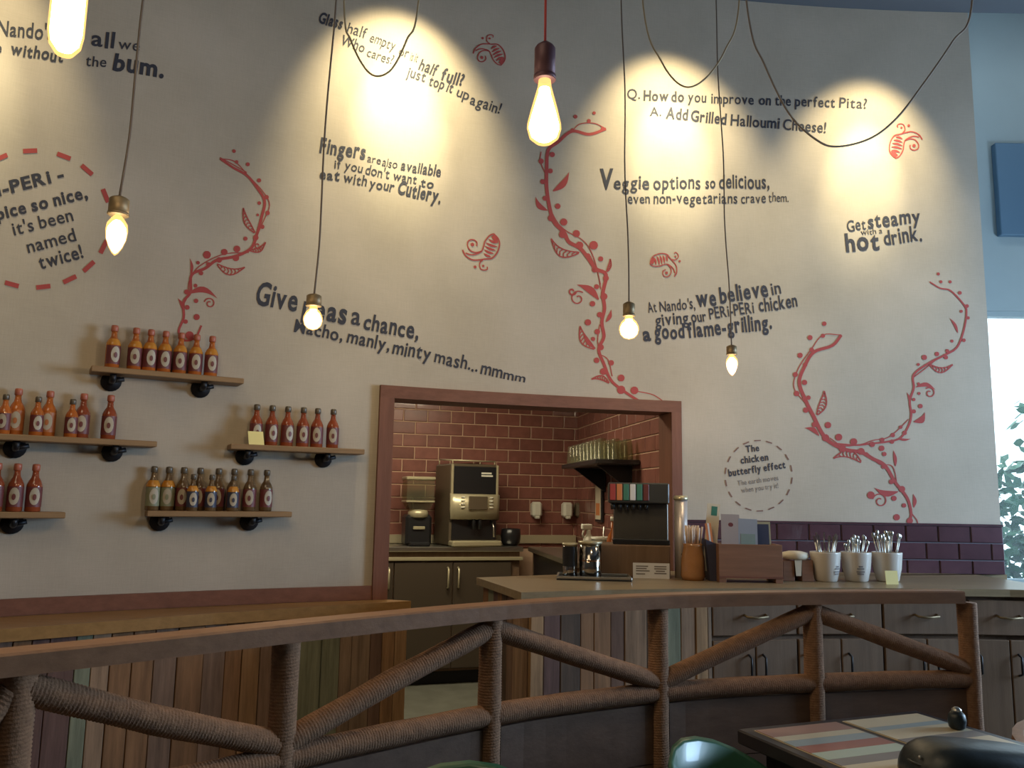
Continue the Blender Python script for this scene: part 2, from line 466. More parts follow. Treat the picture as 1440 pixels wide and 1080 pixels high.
def wall_piece(mb, x0, x1, z0, z1, n):
    xs = [x0 + (x1 - x0) * i / n for i in range(n + 1)]
    vs = []
    for x in xs:
        a, b = wall_pt(x, 0), wall_pt(x, 0, -TH)
        vs += [(a.x, a.y, z0), (a.x, a.y, z1), (b.x, b.y, z1), (b.x, b.y, z0)]
    fs = []
    for i in range(n):
        o = i * 4
        for k in range(4):
            k2 = (k + 1) % 4; fs.append((o + k, o + k2, o + 4 + k2, o + 4 + k))
    fs += [(3, 2, 1, 0), (n * 4, n * 4 + 1, n * 4 + 2, n * 4 + 3)]
    mb.add(vs, fs)


w = MB()
wall_piece(w, XL, OX0, 0, CEIL, 24)
wall_piece(w, OX0, OX1, OZ, CEIL, 12)
wall_piece(w, OX1, XR, 0, CEIL, 14)
WALL = tag(w.build('wall_back', MT['plaster']), 'curved linen-textured beige wall painted with red vines and dark lettering', kind='structure')

# floor, ceilings and the shell of the room
tag(MB().box(-4.2, 5.4, -3.4, 7.6, -0.08, 0).build('floor', MT['floor']), 'grey stone floor', kind='structure')
yc = g(XR)
cl = MB()
xs = [XL + (XR - XL) * i / 20 for i in range(21)]
poly = [(-4.2, -3.4), (5.2, -3.4), (5.2, yc + 0.0), (XR, yc + 0.0)] + [(wall_pt(x, 0).x, wall_pt(x, 0).y + 0.02) for x in reversed(xs)] + [(-4.2, wall_pt(XL, 0).y)]
cl.prism(poly, CEIL, CEIL + 0.35)
tag(cl.build('ceiling', MT['ceiling']), 'dark ceiling over the dining area', kind='structure')
tag(MB().box(XR - 0.1, 5.4, yc - 0.1, 6.3, 5.3, 5.4).build('ceiling_entrance', MT['pale']), 'higher pale ceiling beyond the end of the curved wall', kind='structure')
tag(MB().box(-4.2, -4.05, -3.4, 7.4, 0, CEIL).build('wall_left', MT['shell']), kind='structure')
tag(MB().box(-4.2, 5.2, -3.4, -3.25, 0, CEIL).build('wall_front', MT['shell']), kind='structure')
# wall on the left between left wall and curved wall start
a = wall_pt(XL, 0)
tag(MB().box(-4.2, a.x + 0.02, a.y - 0.02, a.y + 0.14, 0, CEIL).build('wall_side', MT['plaster']), kind='structure')
# window wall on the street side (piers, sill and head)
wr = MB()
wr.box(5.05, 5.2, -3.4, 6.3, 0, 0.85); wr.box(5.05, 5.2, -3.4, 6.3, 2.85, 5.4)
for y0, y1 in ((-3.4, 1.8), (4.2, 4.5), (6.1, 6.3)): wr.box(5.05, 5.2, y0, y1, 0.85, 2.85)  # unseen near stretch closed solid to keep sky light off the room
tag(wr.build('wall_right', MT['shell']), kind='structure')
wf = MB()
FY = 6.0
def on_far(px, py):
    d = ray(px, py); return EYE + d * (FY / d.y)
WT = on_far(1402, 437).z; PA, PB = on_far(1393, 205), on_far(1440, 334)
wf.box(XR - 0.05, 5.2, FY, FY + 0.15, 0, 0.80); wf.box(XR - 0.05, 5.2, FY, FY + 0.15, WT, 5.3); wf.box(XR - 0.05, 3.0, FY, FY + 0.15, 0.80, WT); wf.box(4.9, 5.2, FY, FY + 0.15, 0.80, WT)
tag(wf.build('wall_entrance', MT['pale']), 'pale wall above the bright window beyond the curved wall', kind='structure')
# return of the curved wall towards the entrance wall
tag(MB().box(XR - 0.14, XR - 0.0, yc + 0.05, FY, 0, 5.3).build('wall_return', MT['pale']), kind='structure')
win = tag(bpy.data.objects.new('window_1', None), 'tall bright window with leafy shrubs behind it', kind='structure'); COL.objects.link(win); win.location = (3.9, FY + 0.05, 0.8)
fr = MB()
for x in (3.0, 3.9, 4.86): fr.box(x - 3.9, x - 3.86, -0.03, 0.04, 0.0, WT - 0.8)
fr.box(-0.9, 1.0, -0.03, 0.04, 0, 0.04); fr.box(-0.9, 1.0, -0.03, 0.04, WT - 0.84, WT - 0.8)
fr.build('window_frame', MT['pale'], win)
MB().box(-0.86, 0.0, -0.004, 0.004, 0.04, WT - 0.84).build('pane', MT['pane'], win)
MB().box(0.04, 0.96, -0.004, 0.004, 0.04, WT - 0.84).build('pane', MT['pane'], win)
win2 = tag(bpy.data.objects.new('window_2', None), kind='structure'); COL.objects.link(win2); win2.location = (5.1, 1.2, 0.85)
for y0, y1 in ((0.6, 3.0), (3.3, 4.9)): MB().box(-0.004, 0.004, y0, y1, 0, 2.0).build('pane', MT['pane'], win2)
# slate blue bulkhead panel fixed on the entrance wall
tag(MB().box(0, 1.3, -0.06, 0, 0, PA.z - PB.z, 0.006).build('wall_panel', MT['navy_panel'], loc=(PA.x, FY, PB.z)), 'slate blue rectangular panel high on the pale wall above the window', 'panel')

# ---- kitchen alcove behind the opening
K1 = Vector(((548 - 720) / 179.0, F / 179.0 * 1.0, 0)); K1 = at_s(548, hz(548), 179); K2 = at_s(812, hz(812), 167)
kd = (K2 - K1).to_2d().normalized(); kd = Vector((kd.x, kd.y, 0))
K0 = K1 - kd * 0.75
K3 = at_s(951, hz(951), 258); K3 = Vector((K3.x + 0.03, K3.y + 0.05, 0))
KH = 2.35


def tile_wall(name, label, p0, p1, z0, z1, tw, th_, m_grout, m_tile, first_off=0.0, curve=False, thick=0.1, zmin=None):
    p0 = Vector((p0.x, p0.y, 0)); p1 = Vector((p1.x, p1.y, 0))
    d = (p1 - p0); Ln = d.length; d.normalize(); n = Vector((d.y, -d.x, 0))
    if n.y > 0 and abs(n.y) > 0.5: n = -n
    ang = math.atan2(d.y, d.x)
    wl = MB().box(0, Ln, 0, thick, z0, z1).build(name, m_grout, loc=(p0.x, p0.y, 0), rotz=ang)
    tag(wl, label, kind='structure')
    gp = 0.0075
    cache = {}
    r = 0; z = z1 - 0.0
    zz = zmin if zmin is not None else z0
    while z > zz + 0.01:
        zb = max(z - th_, z0)
        x = -tw * (0.5 if r % 2 else 0.0) - first_off
        while x < Ln - 0.01:
            a, b = max(x, 0) + gp / 2, min(x + tw, Ln) - gp / 2
            if b - a > 0.012 and z - zb > 0.02:
                key = (round(b - a, 4), round(z - zb, 4))
                if key not in cache:
                    W_, H_ = key; c = 0.004; H_ -= gp
                    mb = MB()
                    vs = [(0, 0, 0), (W_, 0, 0), (W_, 0, H_), (0, 0, H_), (0, -0.004, 0), (W_, -0.004, 0), (W_, -0.004, H_), (0, -0.004, H_), (c, -0.0075, c), (W_ - c, -0.0075, c), (W_ - c, -0.0075, H_ - c), (c, -0.0075, H_ - c)]
                    fs = [(0, 1, 5, 4), (1, 2, 6, 5), (2, 3, 7, 6), (3, 0, 4, 7), (4, 5, 9, 8), (5, 6, 10, 9), (6, 7, 11, 10), (7, 4, 8, 11), (8, 9, 10, 11)]
                    mb.add(vs, fs); o = mb.build('tile', m_tile, wl); cache[key] = o.data
                else:
                    o = bpy.data.objects.new('tile', cache[key]); COL.objects.link(o); o.parent = wl
                o.location = (a, -0.0002 - random.random() * 0.0006, zb + gp / 2)
            x += tw
        z -= th_; r += 1
    return wl


tile_wall('wall_kitchen', 'red-brown glazed tiled wall at the back of the kitchen', K0, K2, 0, KH, 0.195, 0.1, MT['grout'], MT['tile'], 0.04, zmin=0.95)
_kw = bpy.data.objects['wall_kitchen']
MB().box(0.02, (K2 - K0).length - 0.02, -0.03, -0.009, 0.992, 1.06, 0.003).build('upstand', mat('buff_upstand', (0.42, 0.36, 0.24), 0.4), _kw)
tile_wall('wall_kitchen_side', 'red-brown glazed tiled side wall of the kitchen', K2, K3, 0, KH, 0.195, 0.1, MT['grout'], MT['tile'], 0.1, zmin=0.95)
KL = Vector((K0.x, K0.y, 0)); a = wall_pt(OX0 - 0.9, 0, -TH)
tag(MB().box(a.x - 0.1, a.x, a.y - 0.1, KL.y, 0, KH).build('wall_kitchen_end', MT['shell']), kind='structure')
tag(MB().prism([(K0.x - 0.2, K0.y + 0.1), (K2.x + 0.1, K2.y + 0.1), (K3.x + 0.1, K3.y + 0.1), (K3.x, wall_pt(OX1, 0, -TH).y), (OX0, wall_pt(OX0, 0, -TH).y), (a.x - 0.1, a.y)], KH, KH + 0.08).build('ceiling_kitchen', MT['pale']), kind='structure')

# ---- dark tiled band on the wall behind the bar (tiles follow the curve)
BZ1, BZ0 = 1.35 - 0.105, 0.955
bx0, bx1 = on_wall(958, 735).x, XR
band = MB(); xs = [bx0 + (bx1 - bx0) * i / 14 for i in range(15)]
vs = []; fs = []
for x in xs:
    p, q = wall_pt(x, 0, 0.001), wall_pt(x, 0, 0.014)
    vs += [(p.x, p.y, BZ0), (p.x, p.y, BZ1), (q.x, q.y, BZ1), (q.x, q.y, BZ0)]
for i in range(14):
    for k in range(4):
        k2 = (k + 1) % 4; fs.append((i * 4 + k, i * 4 + k2, i * 4 + 4 + k2, i * 4 + 4 + k))
fs += [(3, 2, 1, 0), (56, 57, 58, 59)]
band.add(vs, fs); BAND = tag(band.build('grout_bed', MT['grout_dark'], WALL), 'grey grout bed of the dark tile band')
th_ = (BZ1 - BZ0 - 0.012) / 3; tw = 0.181
BANDTRIM = MB()
for i in range(14):
    p, q = wall_pt(xs[i], 0, 0.0), wall_pt(xs[i + 1], 0, 0.0); BANDTRIM.obox(wall_pt(xs[i], BZ1 + 0.006, 0.012), wall_pt(xs[i + 1], BZ1 + 0.006, 0.012), 0.024, 0.012)
BANDTRIM.build('edge_trim', MT['tile_dark'], BAND)
for r in range(3):
    x = bx0 - (tw * 0.5 if r % 2 else 0.02)
    while x < bx1 - 0.02:
        a, b = max(x, bx0) + 0.003, min(x + tw, bx1) - 0.003
        if b - a > 0.02:
            zt = BZ1 - r * th_ - 0.002; zb = BZ1 - (r + 1) * th_ + 0.004
            A, B = wall_pt(a, 0, 0.0145), wall_pt(b, 0, 0.0145); n = wn((a + b) / 2); d = (B - A).normalized()
            c = 0.004
            base = [A, B]; vs = []
            for off, ins in ((0, 0), (0.005, 0), (0.009, c)):
                vs += [Vector((A.x, A.y, zb + ins)) + d * ins + n * off, Vector((B.x, B.y, zb + ins)) - d * ins + n * off, Vector((B.x, B.y, zt - ins)) - d * ins + n * off, Vector((A.x, A.y, zt - ins)) + d * ins + n * off]
            fs = []
            for k in range(2):
                for i in range(4):
                    j = (i + 1) % 4; fs.append((k * 4 + i, k * 4 + j, k * 4 + 4 + j, k * 4 + 4 + i))
            fs.append((8, 9, 10, 11))
            MB().add(vs, fs).build('tile', MT['tile_dark'], WALL, shift=((A.x + B.x) / 2, (A.y + B.y) / 2, zb))
        x += tw

# ---- wooden frame round the opening and the wooden strip along the wall
FWD = 0.062
def strip_on_wall(x0, x1, z0, z1, off0, off1, n):
    mb = MB(); vs = []; fs = []
    for i in range(n + 1):
        x = x0 + (x1 - x0) * i / n; p, q = wall_pt(x, 0, off0), wall_pt(x, 0, off1)
        vs += [(p.x, p.y, z0), (p.x, p.y, z1), (q.x, q.y, z1), (q.x, q.y, z0)]
    for i in range(n):
        for k in range(4):
            k2 = (k + 1) % 4; fs.append((i * 4 + k, i * 4 + k2, i * 4 + 4 + k2, i * 4 + 4 + k))
    fs += [(3, 2, 1, 0), (n * 4, n * 4 + 1, n * 4 + 2, n * 4 + 3)]
    mb.add(vs, fs); return mb


t1 = tag(bpy.data.objects.new('trim_1', None), 'reddish wooden frame round the kitchen opening', kind='structure'); COL.objects.link(t1)
for x0, x1, nm in ((OX0 - FWD, OX0 + 0.004, 'frame_post'), (OX1 - 0.004, OX1 + 0.052, 'frame_post')):
    strip_on_wall(x0, x1, 0, OZ + FWD - 0.006, -TH - 0.01, 0.028, 1).build(nm, MT['frame'], t1)
strip_on_wall(OX0 - FWD, OX1 + 0.052, OZ - 0.006, OZ + FWD - 0.006, -TH - 0.01, 0.0285, 12).build('frame_head', MT['frame_x'], t1)
tag(strip_on_wall(XL, OX0 - FWD - 0.001, 0.868, 0.932, 0.0005, 0.022, 20).build('baseboard_back', MT['frame_x']), 'reddish brown wooden strip along the foot of the painted wall', kind='structure')


# ================================================================== PAINTED DECORATION ON THE WALL
_gc = {}
def glyph(ch, bold):
    if ch == 'g' and .0155 < bold < .0245: bold = 0.015     # the letter g does not fill near 0.02
    if ch == 'e': bold = min(bold, .026)
    key = (ch, bold)
    if key in _gc: return _gc[key]
    cu = bpy.data.curves.new('g', 'FONT'); cu.body = ch; cu.resolution_u = 3; cu.fill_mode = 'FRONT'; cu.offset = bold
    o = bpy.data.objects.new('g', cu); COL.objects.link(o)
    dg = bpy.context.evaluated_depsgraph_get(); dg.update()
    ev = o.evaluated_get(dg); me = ev.to_mesh()
    vs = [(v.co.x, v.co.y) for v in me.vertices]; fs = [tuple(p.vertices) for p in me.polygons]
    ev.to_mesh_clear(); bpy.data.objects.remove(o); bpy.data.curves.remove(cu)
    if vs:
        x0 = min(v[0] for v in vs); x1 = max(v[0] for v in vs); vs = [(v[0] - x0, v[1]) for v in vs]; wd = x1 - x0
    else: wd = 0.22
    _gc[key] = (vs, fs, wd); return _gc[key]


CAP = max(v[1] for v in glyph('H', 0)[0])
OFFP = 0.0022
jr = random.Random(3)


def put_word(mb, txt, x0, y0, x1, y1, h, bold=0.02, jit=1.0, grow=0.0, off=None):
    """lettering whose baseline runs (x0,y0)-(x1,y1) and whose capitals are h tall, both in photograph pixels, laid onto the wall surface"""
    L_ = math.hypot(x1 - x0, y1 - y0); ux, uy = (x1 - x0) / L_, (y1 - y0) / L_
    vx, vy = uy, -ux
    sp = 0.085
    adv = []; tot = 0
    for ch in txt:
        if ch == ' ': adv.append(0.25); tot += 0.25; continue
        wd = glyph(ch, bold)[2]; adv.append(wd + sp); tot += wd + sp
    tot -= sp
    kx = L_ / tot; ky0 = h / CAP; cx = 0
    for i, ch in enumerate(txt):
        if ch != ' ':
            vs, fs, wd = glyph(ch, bold)
            a = jr.uniform(-0.05, 0.05) * jit; dy = jr.uniform(-0.03, 0.03) * jit; ky = ky0 * (1 + jr.uniform(-0.06, 0.06) * jit) * (1 + grow * i / max(1, len(txt) - 1))
            out = []
            for (gx, gy) in vs:
                lx = cx + gx + a * gy; ly = gy + dy + a * (gx - wd / 2) * 0.6
                X = x0 + ux * lx * kx + vx * ly * ky; Y = y0 + uy * lx * kx + vy * ly * ky
                out.append(on_wall(X, Y, OFFP))
            mb.add(out, fs)
        cx += adv[i]


def finish_paint(mb, name, m, label):
    n = len(mb.v); c = Vector((sum(v[0] for v in mb.v) / n, sum(v[1] for v in mb.v) / n, sum(v[2] for v in mb.v) / n))
    o = mb.build(name, m, WALL, shift=c); o['label'] = label; return o


def words_block(lst, label, m=None, jit=1.0):
    mb = MB()
    for it in lst:
        put_word(mb, *it[:6], bold=it[6] if len(it) > 6 else 0.02, jit=jit, grow=it[7] if len(it) > 7 else 0.0)
    return finish_paint(mb, 'painted_lettering', m or MT['letter'], label)


words_block([("Nando's", -4, 49, 74, 57, 21, .015), ("all", 128, 64, 160, 68, 21, .02), ("we", 166, 69, 196, 72, 15, .005),
             ("e", -12, 73, 2, 74, 16, .02), ("without", 14, 76, 88, 88, 16, .03), ("the", 120, 92, 149, 95, 15, .01), ("bum.", 158, 98, 230, 109, 24, .035)],
            'painted dark slogan at the top corner of the wall ending in the word bum')
words_block([("PERi-PERi -", -54, 289, 91, 252, 17, .035), ("spice so nice,", -14, 312, 124, 278, 17, .035)], 'bold painted lines inside the red dashed circle', jit=.3)
words_block([("it's been", 20, 331, 104, 310, 18, .012), ("named", 40, 356, 108, 338, 18, .012), ("twice!", 57, 379, 118, 362, 19, .02)], 'lighter painted lines inside the red dashed circle', jit=.3)
words_block([("Give", 358, 428, 417, 438, 30, .025), ("peas", 424, 444, 486, 456, 28, .03), ("a", 493, 456, 506, 458, 24, .015), ("chance,", 510, 463, 588, 476, 23, .025),
             ("Macho,", 413, 466, 481, 480, 18, .02), ("manly,", 487, 481, 547, 494, 18, .02), ("minty", 551, 497, 605, 507, 19, .02), ("mash...", 610, 509, 671, 523, 18, .015), ("mmmm", 675, 526, 738, 538, 19, .015, -.4)],
            'painted slogan about peas and minty mash sloping down to the opening')
words_block([("Glass", 447, 31, 480, 41, 15, .035), ("half", 487, 46, 514, 54, 15, .005), ("empty", 519, 58, 554, 71, 14, .0), ("or", 560, 77, 573, 81, 13, .0), ("is it", 576, 85, 586, 88, 12, .0), ("half", 588, 97, 612, 107, 16, .02), ("full?", 619, 112, 650, 121, 17, .03),
             ("Who", 478, 62, 511, 74, 14, .015), ("cares?", 515, 79, 551, 91, 13, .0), ("just", 571, 107, 597, 115, 14, .015), ("top", 602, 119, 623, 126, 14, .02), ("it", 627, 128, 635, 131, 14, .02), ("up", 641, 135, 658, 141, 14, .01), ("again!", 660, 146, 702, 160, 15, .015)],
            'painted slogan about a glass half full crossing the middle light pool')
words_block([("Fingers", 449, 214, 513, 224, 20, .03), ("are", 516, 228, 535, 231, 11, .0), ("also", 537, 233, 558, 237, 12, .0), ("available", 563, 239, 619, 249, 15, .02),
             ("if", 470, 236, 479, 237, 12, .02), ("you", 484, 238, 509, 243, 13, .01), ("don't", 513, 245, 547, 251, 14, .01), ("want", 552, 252, 585, 259, 13, .015), ("to", 591, 262, 609, 265, 13, .02),
             ("eat", 449, 251, 477, 254, 14, .03), ("with", 482, 256, 515, 262, 14, .02), ("your", 519, 263, 553, 270, 14, .02), ("Cutlery.", 558, 272, 619, 286, 18, .04)],
            'painted slogan about fingers and cutlery under the middle light pool')
words_block([("Q.", 882, 139, 900, 139, 14, .01), ("How", 905, 141, 940, 142, 14, .03), ("do", 944, 143, 962, 143, 14, .03), ("you", 967, 143, 993, 144, 14, .02), ("improve", 1000, 145, 1060, 147, 14, .015), ("on", 1067, 147, 1084, 148, 14, .02), ("the", 1090, 148, 1112, 149, 14, .015), ("perfect", 1118, 149, 1174, 151, 14, .02), ("Pita?", 1180, 151, 1219, 153, 14, .01),
             ("A.", 914, 163, 930, 163, 12, .01), ("Add", 936, 166, 967, 169, 15, .03), ("Grilled", 971, 170, 1021, 175, 15, .03), ("Halloumi", 1027, 176, 1096, 181, 15, .02), ("Cheese!", 1101, 182, 1161, 187, 15, .015)],
            'painted question and answer about the perfect pita', jit=.3)
words_block([("V", 843, 266, 862, 266, 27, .035), ("eggie", 863, 266, 913, 266, 18, .02), ("options", 919, 266, 985, 265, 18, .015), ("so", 992, 265, 1006, 265, 16, .02), ("delicious,", 1011, 265, 1082, 265, 19, .02),
             ("even", 883, 286, 914, 286, 14, .01), ("non-vegetarians", 919, 286, 1037, 286, 15, .012), ("crave", 1042, 286, 1077, 285, 14, .01), ("them.", 1081, 284, 1109, 284, 13, .0)],
            'painted slogan about veggie options beneath the pita question')
words_block([("Get", 1192, 326, 1218, 323, 16, .01), ("steamy", 1221, 321, 1295, 313, 20, .025), ("with a", 1211, 331, 1241, 328, 8, .0), ("hot", 1190, 354, 1237, 350, 25, .03), ("drink.", 1244, 345, 1297, 338, 21, .02)],
            'painted slogan about a hot drink near the end of the curved wall')
words_block([("At", 912, 440, 924, 438, 14, .01), ("Nando's,", 928, 438, 978, 434, 15, .01), ("we", 980, 432, 1008, 429, 22, .035), ("believe", 1013, 426, 1081, 416, 22, .03), ("in", 1086, 415, 1099, 413, 17, .01),
             ("giving", 922, 459, 969, 454, 17, .02), ("our", 973, 454, 994, 451, 15, .02), ("PERi-PERi", 998, 449, 1061, 440, 16, .015), ("chicken", 1068, 439, 1122, 431, 19, .02),
             ("a", 905, 480, 916, 479, 19, .035), ("good", 921, 478, 963, 475, 20, .03), ("flame-grilling.", 968, 475, 1086, 462, 21, .03)],
            'painted slogan about flame-grilling between two hanging bulbs')
words_block([("The", 1049, 636, 1068, 634, 9, .03), ("chicken", 1042, 652, 1081, 647, 9.5, .03), ("butterfly effect", 1025, 670, 1105, 658, 9.5, .035)], 'bold painted lines in the small brown dashed circle', jit=.2)
words_block([("The earth moves", 1038, 683, 1095, 675, 7, .01), ("when you try it!", 1043, 693, 1095, 686, 7, .01)], 'pale painted lines in the small brown dashed circle', MT['letter_pale'], jit=.2)


def wpoly(mb, pts): mb.add([on_wall(x, y, OFFP) for x, y in pts], [tuple(range(len(pts)))][:1])


def stroke(mb, pts, w, n=5):
    """ribbon of varying width following image points, laid on the wall"""
    P = smooth_path([(p[0], p[1], 0) for p in pts], n); m = len(P)
    vs = []
    for i, p in enumerate(P):
        t = P[min(i + 1, m - 1)] - P[max(i - 1, 0)]
        if t.length < 1e-6: t = Vector((1, 0, 0))
        t.normalize(); nn = Vector((-t.y, t.x, 0)); f = i / (m - 1)
        ww = w(f) if callable(w) else w
        for sg in (-1, 1): vs.append(on_wall(p.x + nn.x * sg * ww / 2, p.y + nn.y * sg * ww / 2, OFFP + 0.0002))
    mb.add(vs, [(2 * i, 2 * i + 1, 2 * i + 3, 2 * i + 2) for i in range(m - 1)])


def dot(mb, x, y, r):
    c = [on_wall(x + r * math.cos(a * PI / 5), y + r * math.sin(a * PI / 5), OFFP + 0.0004) for a in range(10)]
    mb.add(c, [tuple(range(10))])


def leaf(mb, bx, by, tx, ty, fat=0.26, bend=0.18, hatch=False):
    dx, dy = tx - bx, ty - by; L_ = math.hypot(dx, dy); nx, ny = -dy / L_, dx / L_
    top, bot = [], []
    for i in range(9):
        t = i / 8; wv = math.sin(PI * min(1, t * 0.92 + 0.06)) ** 1.2 * fat * L_ * (1 - 0.35 * t)
        cx = bx + dx * t + nx * math.sin(PI * t) * bend * L_; cy = by + dy * t + ny * math.sin(PI * t) * bend * L_
        top.append((cx + nx * wv / 2, cy + ny * wv / 2)); bot.append((cx - nx * wv / 2, cy - ny * wv / 2))
    if not hatch:
        vs = []
        for a, b in zip(top, bot): vs += [on_wall(a[0], a[1], OFFP), on_wall(b[0], b[1], OFFP)]
        mb.add(vs, [(2 * i, 2 * i + 1, 2 * i + 3, 2 * i + 2) for i in range(8)])
    else:
        stroke(mb, top, 1.7, 1); stroke(mb, bot, 1.7, 1)
        for i in range(0, 8):
            stroke(mb, [top[i], (top[i][0] * .5 + bot[i + 1][0] * .5, top[i][1] * .5 + bot[i + 1][1] * .5), bot[i]], 1.5, 1)


def spiral(mb, cx, cy, r, a0=0.0, turns=1.4, w=1.7, sgn=1):
    pts = []
    for i in range(15):
        t = i / 14; a = a0 + sgn * t * turns * 2 * PI; rr = r * (1 - 0.75 * t); pts.append((cx + rr * math.cos(a), cy + rr * math.sin(a)))
    stroke(mb, pts, w, 2)


def vine(stems, thin, dots, leaves, spirals, label, f):
    mb = MB()
    for s_, w0 in stems: stroke(mb, [f(*p) for p in s_], lambda t, w0=w0: w0 * (0.7 + 0.45 * math.sin(PI * min(1, t * 0.9 + .1))))
    for s_ in thin: stroke(mb, [f(*p) for p in s_], 1.3)
    for d in dots: x, y = f(d[0], d[1]); dot(mb, x, y, d[2] if len(d) > 2 else 3.2)
    for l in leaves:
        b_, t_ = f(*l[:2]), f(*l[2:4]); leaf(mb, *b_, *t_, fat=l[4] if len(l) > 4 else .28, bend=l[5] if len(l) > 5 else .15, hatch=len(l) > 6)
    for s_ in spirals: x, y = f(s_[0], s_[1]); spiral(mb, x, y, s_[2], *s_[3:])
    return finish_paint(mb, 'painted_vine', MT['red'], label)


fA = lambda x, y: (x / 3.6, 180 + y / 3.6)
vine([([(1115, 155), (1180, 200), (1250, 240), (1300, 300), (1340, 370), (1325, 450), (1300, 540), (1270, 610), (1190, 650), (1100, 668), (1040, 710), (970, 745), (965, 830), (930, 880), (930, 960), (905, 1030), (935, 1075), (990, 1060), (1020, 1000)], 3.6)],
     [[(1115, 155), (1190, 170), (1255, 240), (1330, 320), (1365, 390), (1330, 480), (1280, 590)], [(1260, 630), (1130, 640), (1010, 700), (960, 770), (950, 850), (925, 900)], [(1250, 225), (1180, 185), (1115, 150)]],
     [(1185, 117, 2.6), (1198, 172, 2.6), (1255, 184, 2.8), (1312, 265, 3), (1350, 350), (1313, 380, 2.6), (1355, 430), (1328, 500), (1305, 440, 2), (1243, 560, 3), (1048, 642, 5.6), (1136, 628, 4.6), (1200, 612, 4.8), (1195, 658, 4.6), (1110, 668, 4), (1003, 682, 2.6), (1018, 735), (990, 798, 2.8), (993, 875), (948, 908, 3.4), (996, 957, 4.4), (940, 980), (960, 1050, 6), (1055, 690), (1295, 555, 4), (945, 830, 3.6)],
     [(1290, 530, 1232, 405, .22, -.1, 1), (1100, 690, 1240, 705, .28, .22, 1), (965, 745, 962, 660, .2, .1), (950, 840, 1100, 862, .24, -.22), (925, 920, 900, 862, .3, .1), (1265, 620, 1345, 578, .3, .2, 1)],
     [(1062, 888, 8, 3.4, 1.3), (1305, 595, 5, 0, 1.0)], 'red painted berry vine above the bottle shelves', fA)
fB = lambda x, y: (740 + x / 4.5, 160 + y / 4.5)
fC = lambda x, y: (740 + x / 3.4286, 360 + y / 3.4286)
inv = lambda p: ((fC(*p)[0] - 740) * 4.5, (fC(*p)[1] - 160) * 4.5)
lowdots = [(330, 68, 3.6), (340, 148, 3.6), (375, 195, 5), (320, 230, 4), (355, 283, 4), (298, 320, 4.6), (343, 365, 4), (323, 400, 3), (340, 503, 4), (410, 515, 4), (373, 557, 5), (458, 588, 5), (458, 645, 6), (522, 648, 5.6), (360, 440, 4.4)]
vine([([(505, 95), (400, 130), (290, 110), (200, 180), (140, 230), (130, 350), (130, 470), (150, 600), (180, 690), (240, 750), (270, 810), (340, 850), (390, 910), (440, 980), inv((385, 90)), inv((370, 180)), inv((378, 250)), inv((365, 320)), inv((375, 390)), inv((350, 450)), inv((375, 520)), inv((410, 600)), inv((470, 650)), inv((530, 690)), inv((572, 712))], 4.6)],
     [[(290, 110), (340, 65), (430, 60), (505, 95)], [(95, 240), (90, 300), (125, 385)], [(150, 600), (200, 690), (260, 745), (345, 790), (400, 850), (440, 950), (470, 1080)], [inv((310, 0)), inv((345, 80)), inv((360, 160))], [inv((520, 650)), inv((600, 665)), inv((640, 685)), inv((672, 712))],
      [inv((345, 470)), inv((395, 500)), inv((415, 580))], [inv((355, 330)), inv((345, 400)), inv((350, 450))]],
     [(312, 18, 2.8), (397, 45, 2.8), (430, -5, 2.4), (485, 95, 3), (165, 258, 3.8), (95, 300, 3.8), (153, 362, 3.6), (105, 430, 3.6), (120, 535, 3.6), (200, 585, 4), (158, 660, 4.8), (238, 685, 5.2), (232, 762, 5.6), (318, 758, 5.2), (427, 832, 6.2), (338, 832, 5.4), (390, 900, 4), (472, 918, 3.6), (435, 985, 4.4), (505, 1040, 4.2), (293, 105, 3)] + [(*inv(d[:2]), d[2]) for d in lowdots],
     [(170, 490, 272, 368, .3, .12), (135, 612, 60, 525, .34, -.18), (335, 880, 158, 790, .3, -.25, 1), (510, 1000, 532, 918, .25, .1, 1), (*inv((350, 210)), *inv((245, 138)), .32, .12), (*inv((385, 318)), *inv((410, 258)), .34, .1), (*inv((330, 448)), *inv((260, 338)), .34, -.15, 1), (*inv((400, 612)), *inv((315, 594)), .28, .2, 1), (*inv((330, 445)), *inv((275, 370)), .2, -.1)],
     [(*inv((250, 205)), 11, 5.4, 1.2, 1.7, -1), (*inv((222, 170)), 6, 0, 1.0, 2.2)], 'tall red painted berry vine running down to the kitchen opening', fB)
fD = lambda x, y: (1100 + x / 2.7, 360 + y / 2.7)
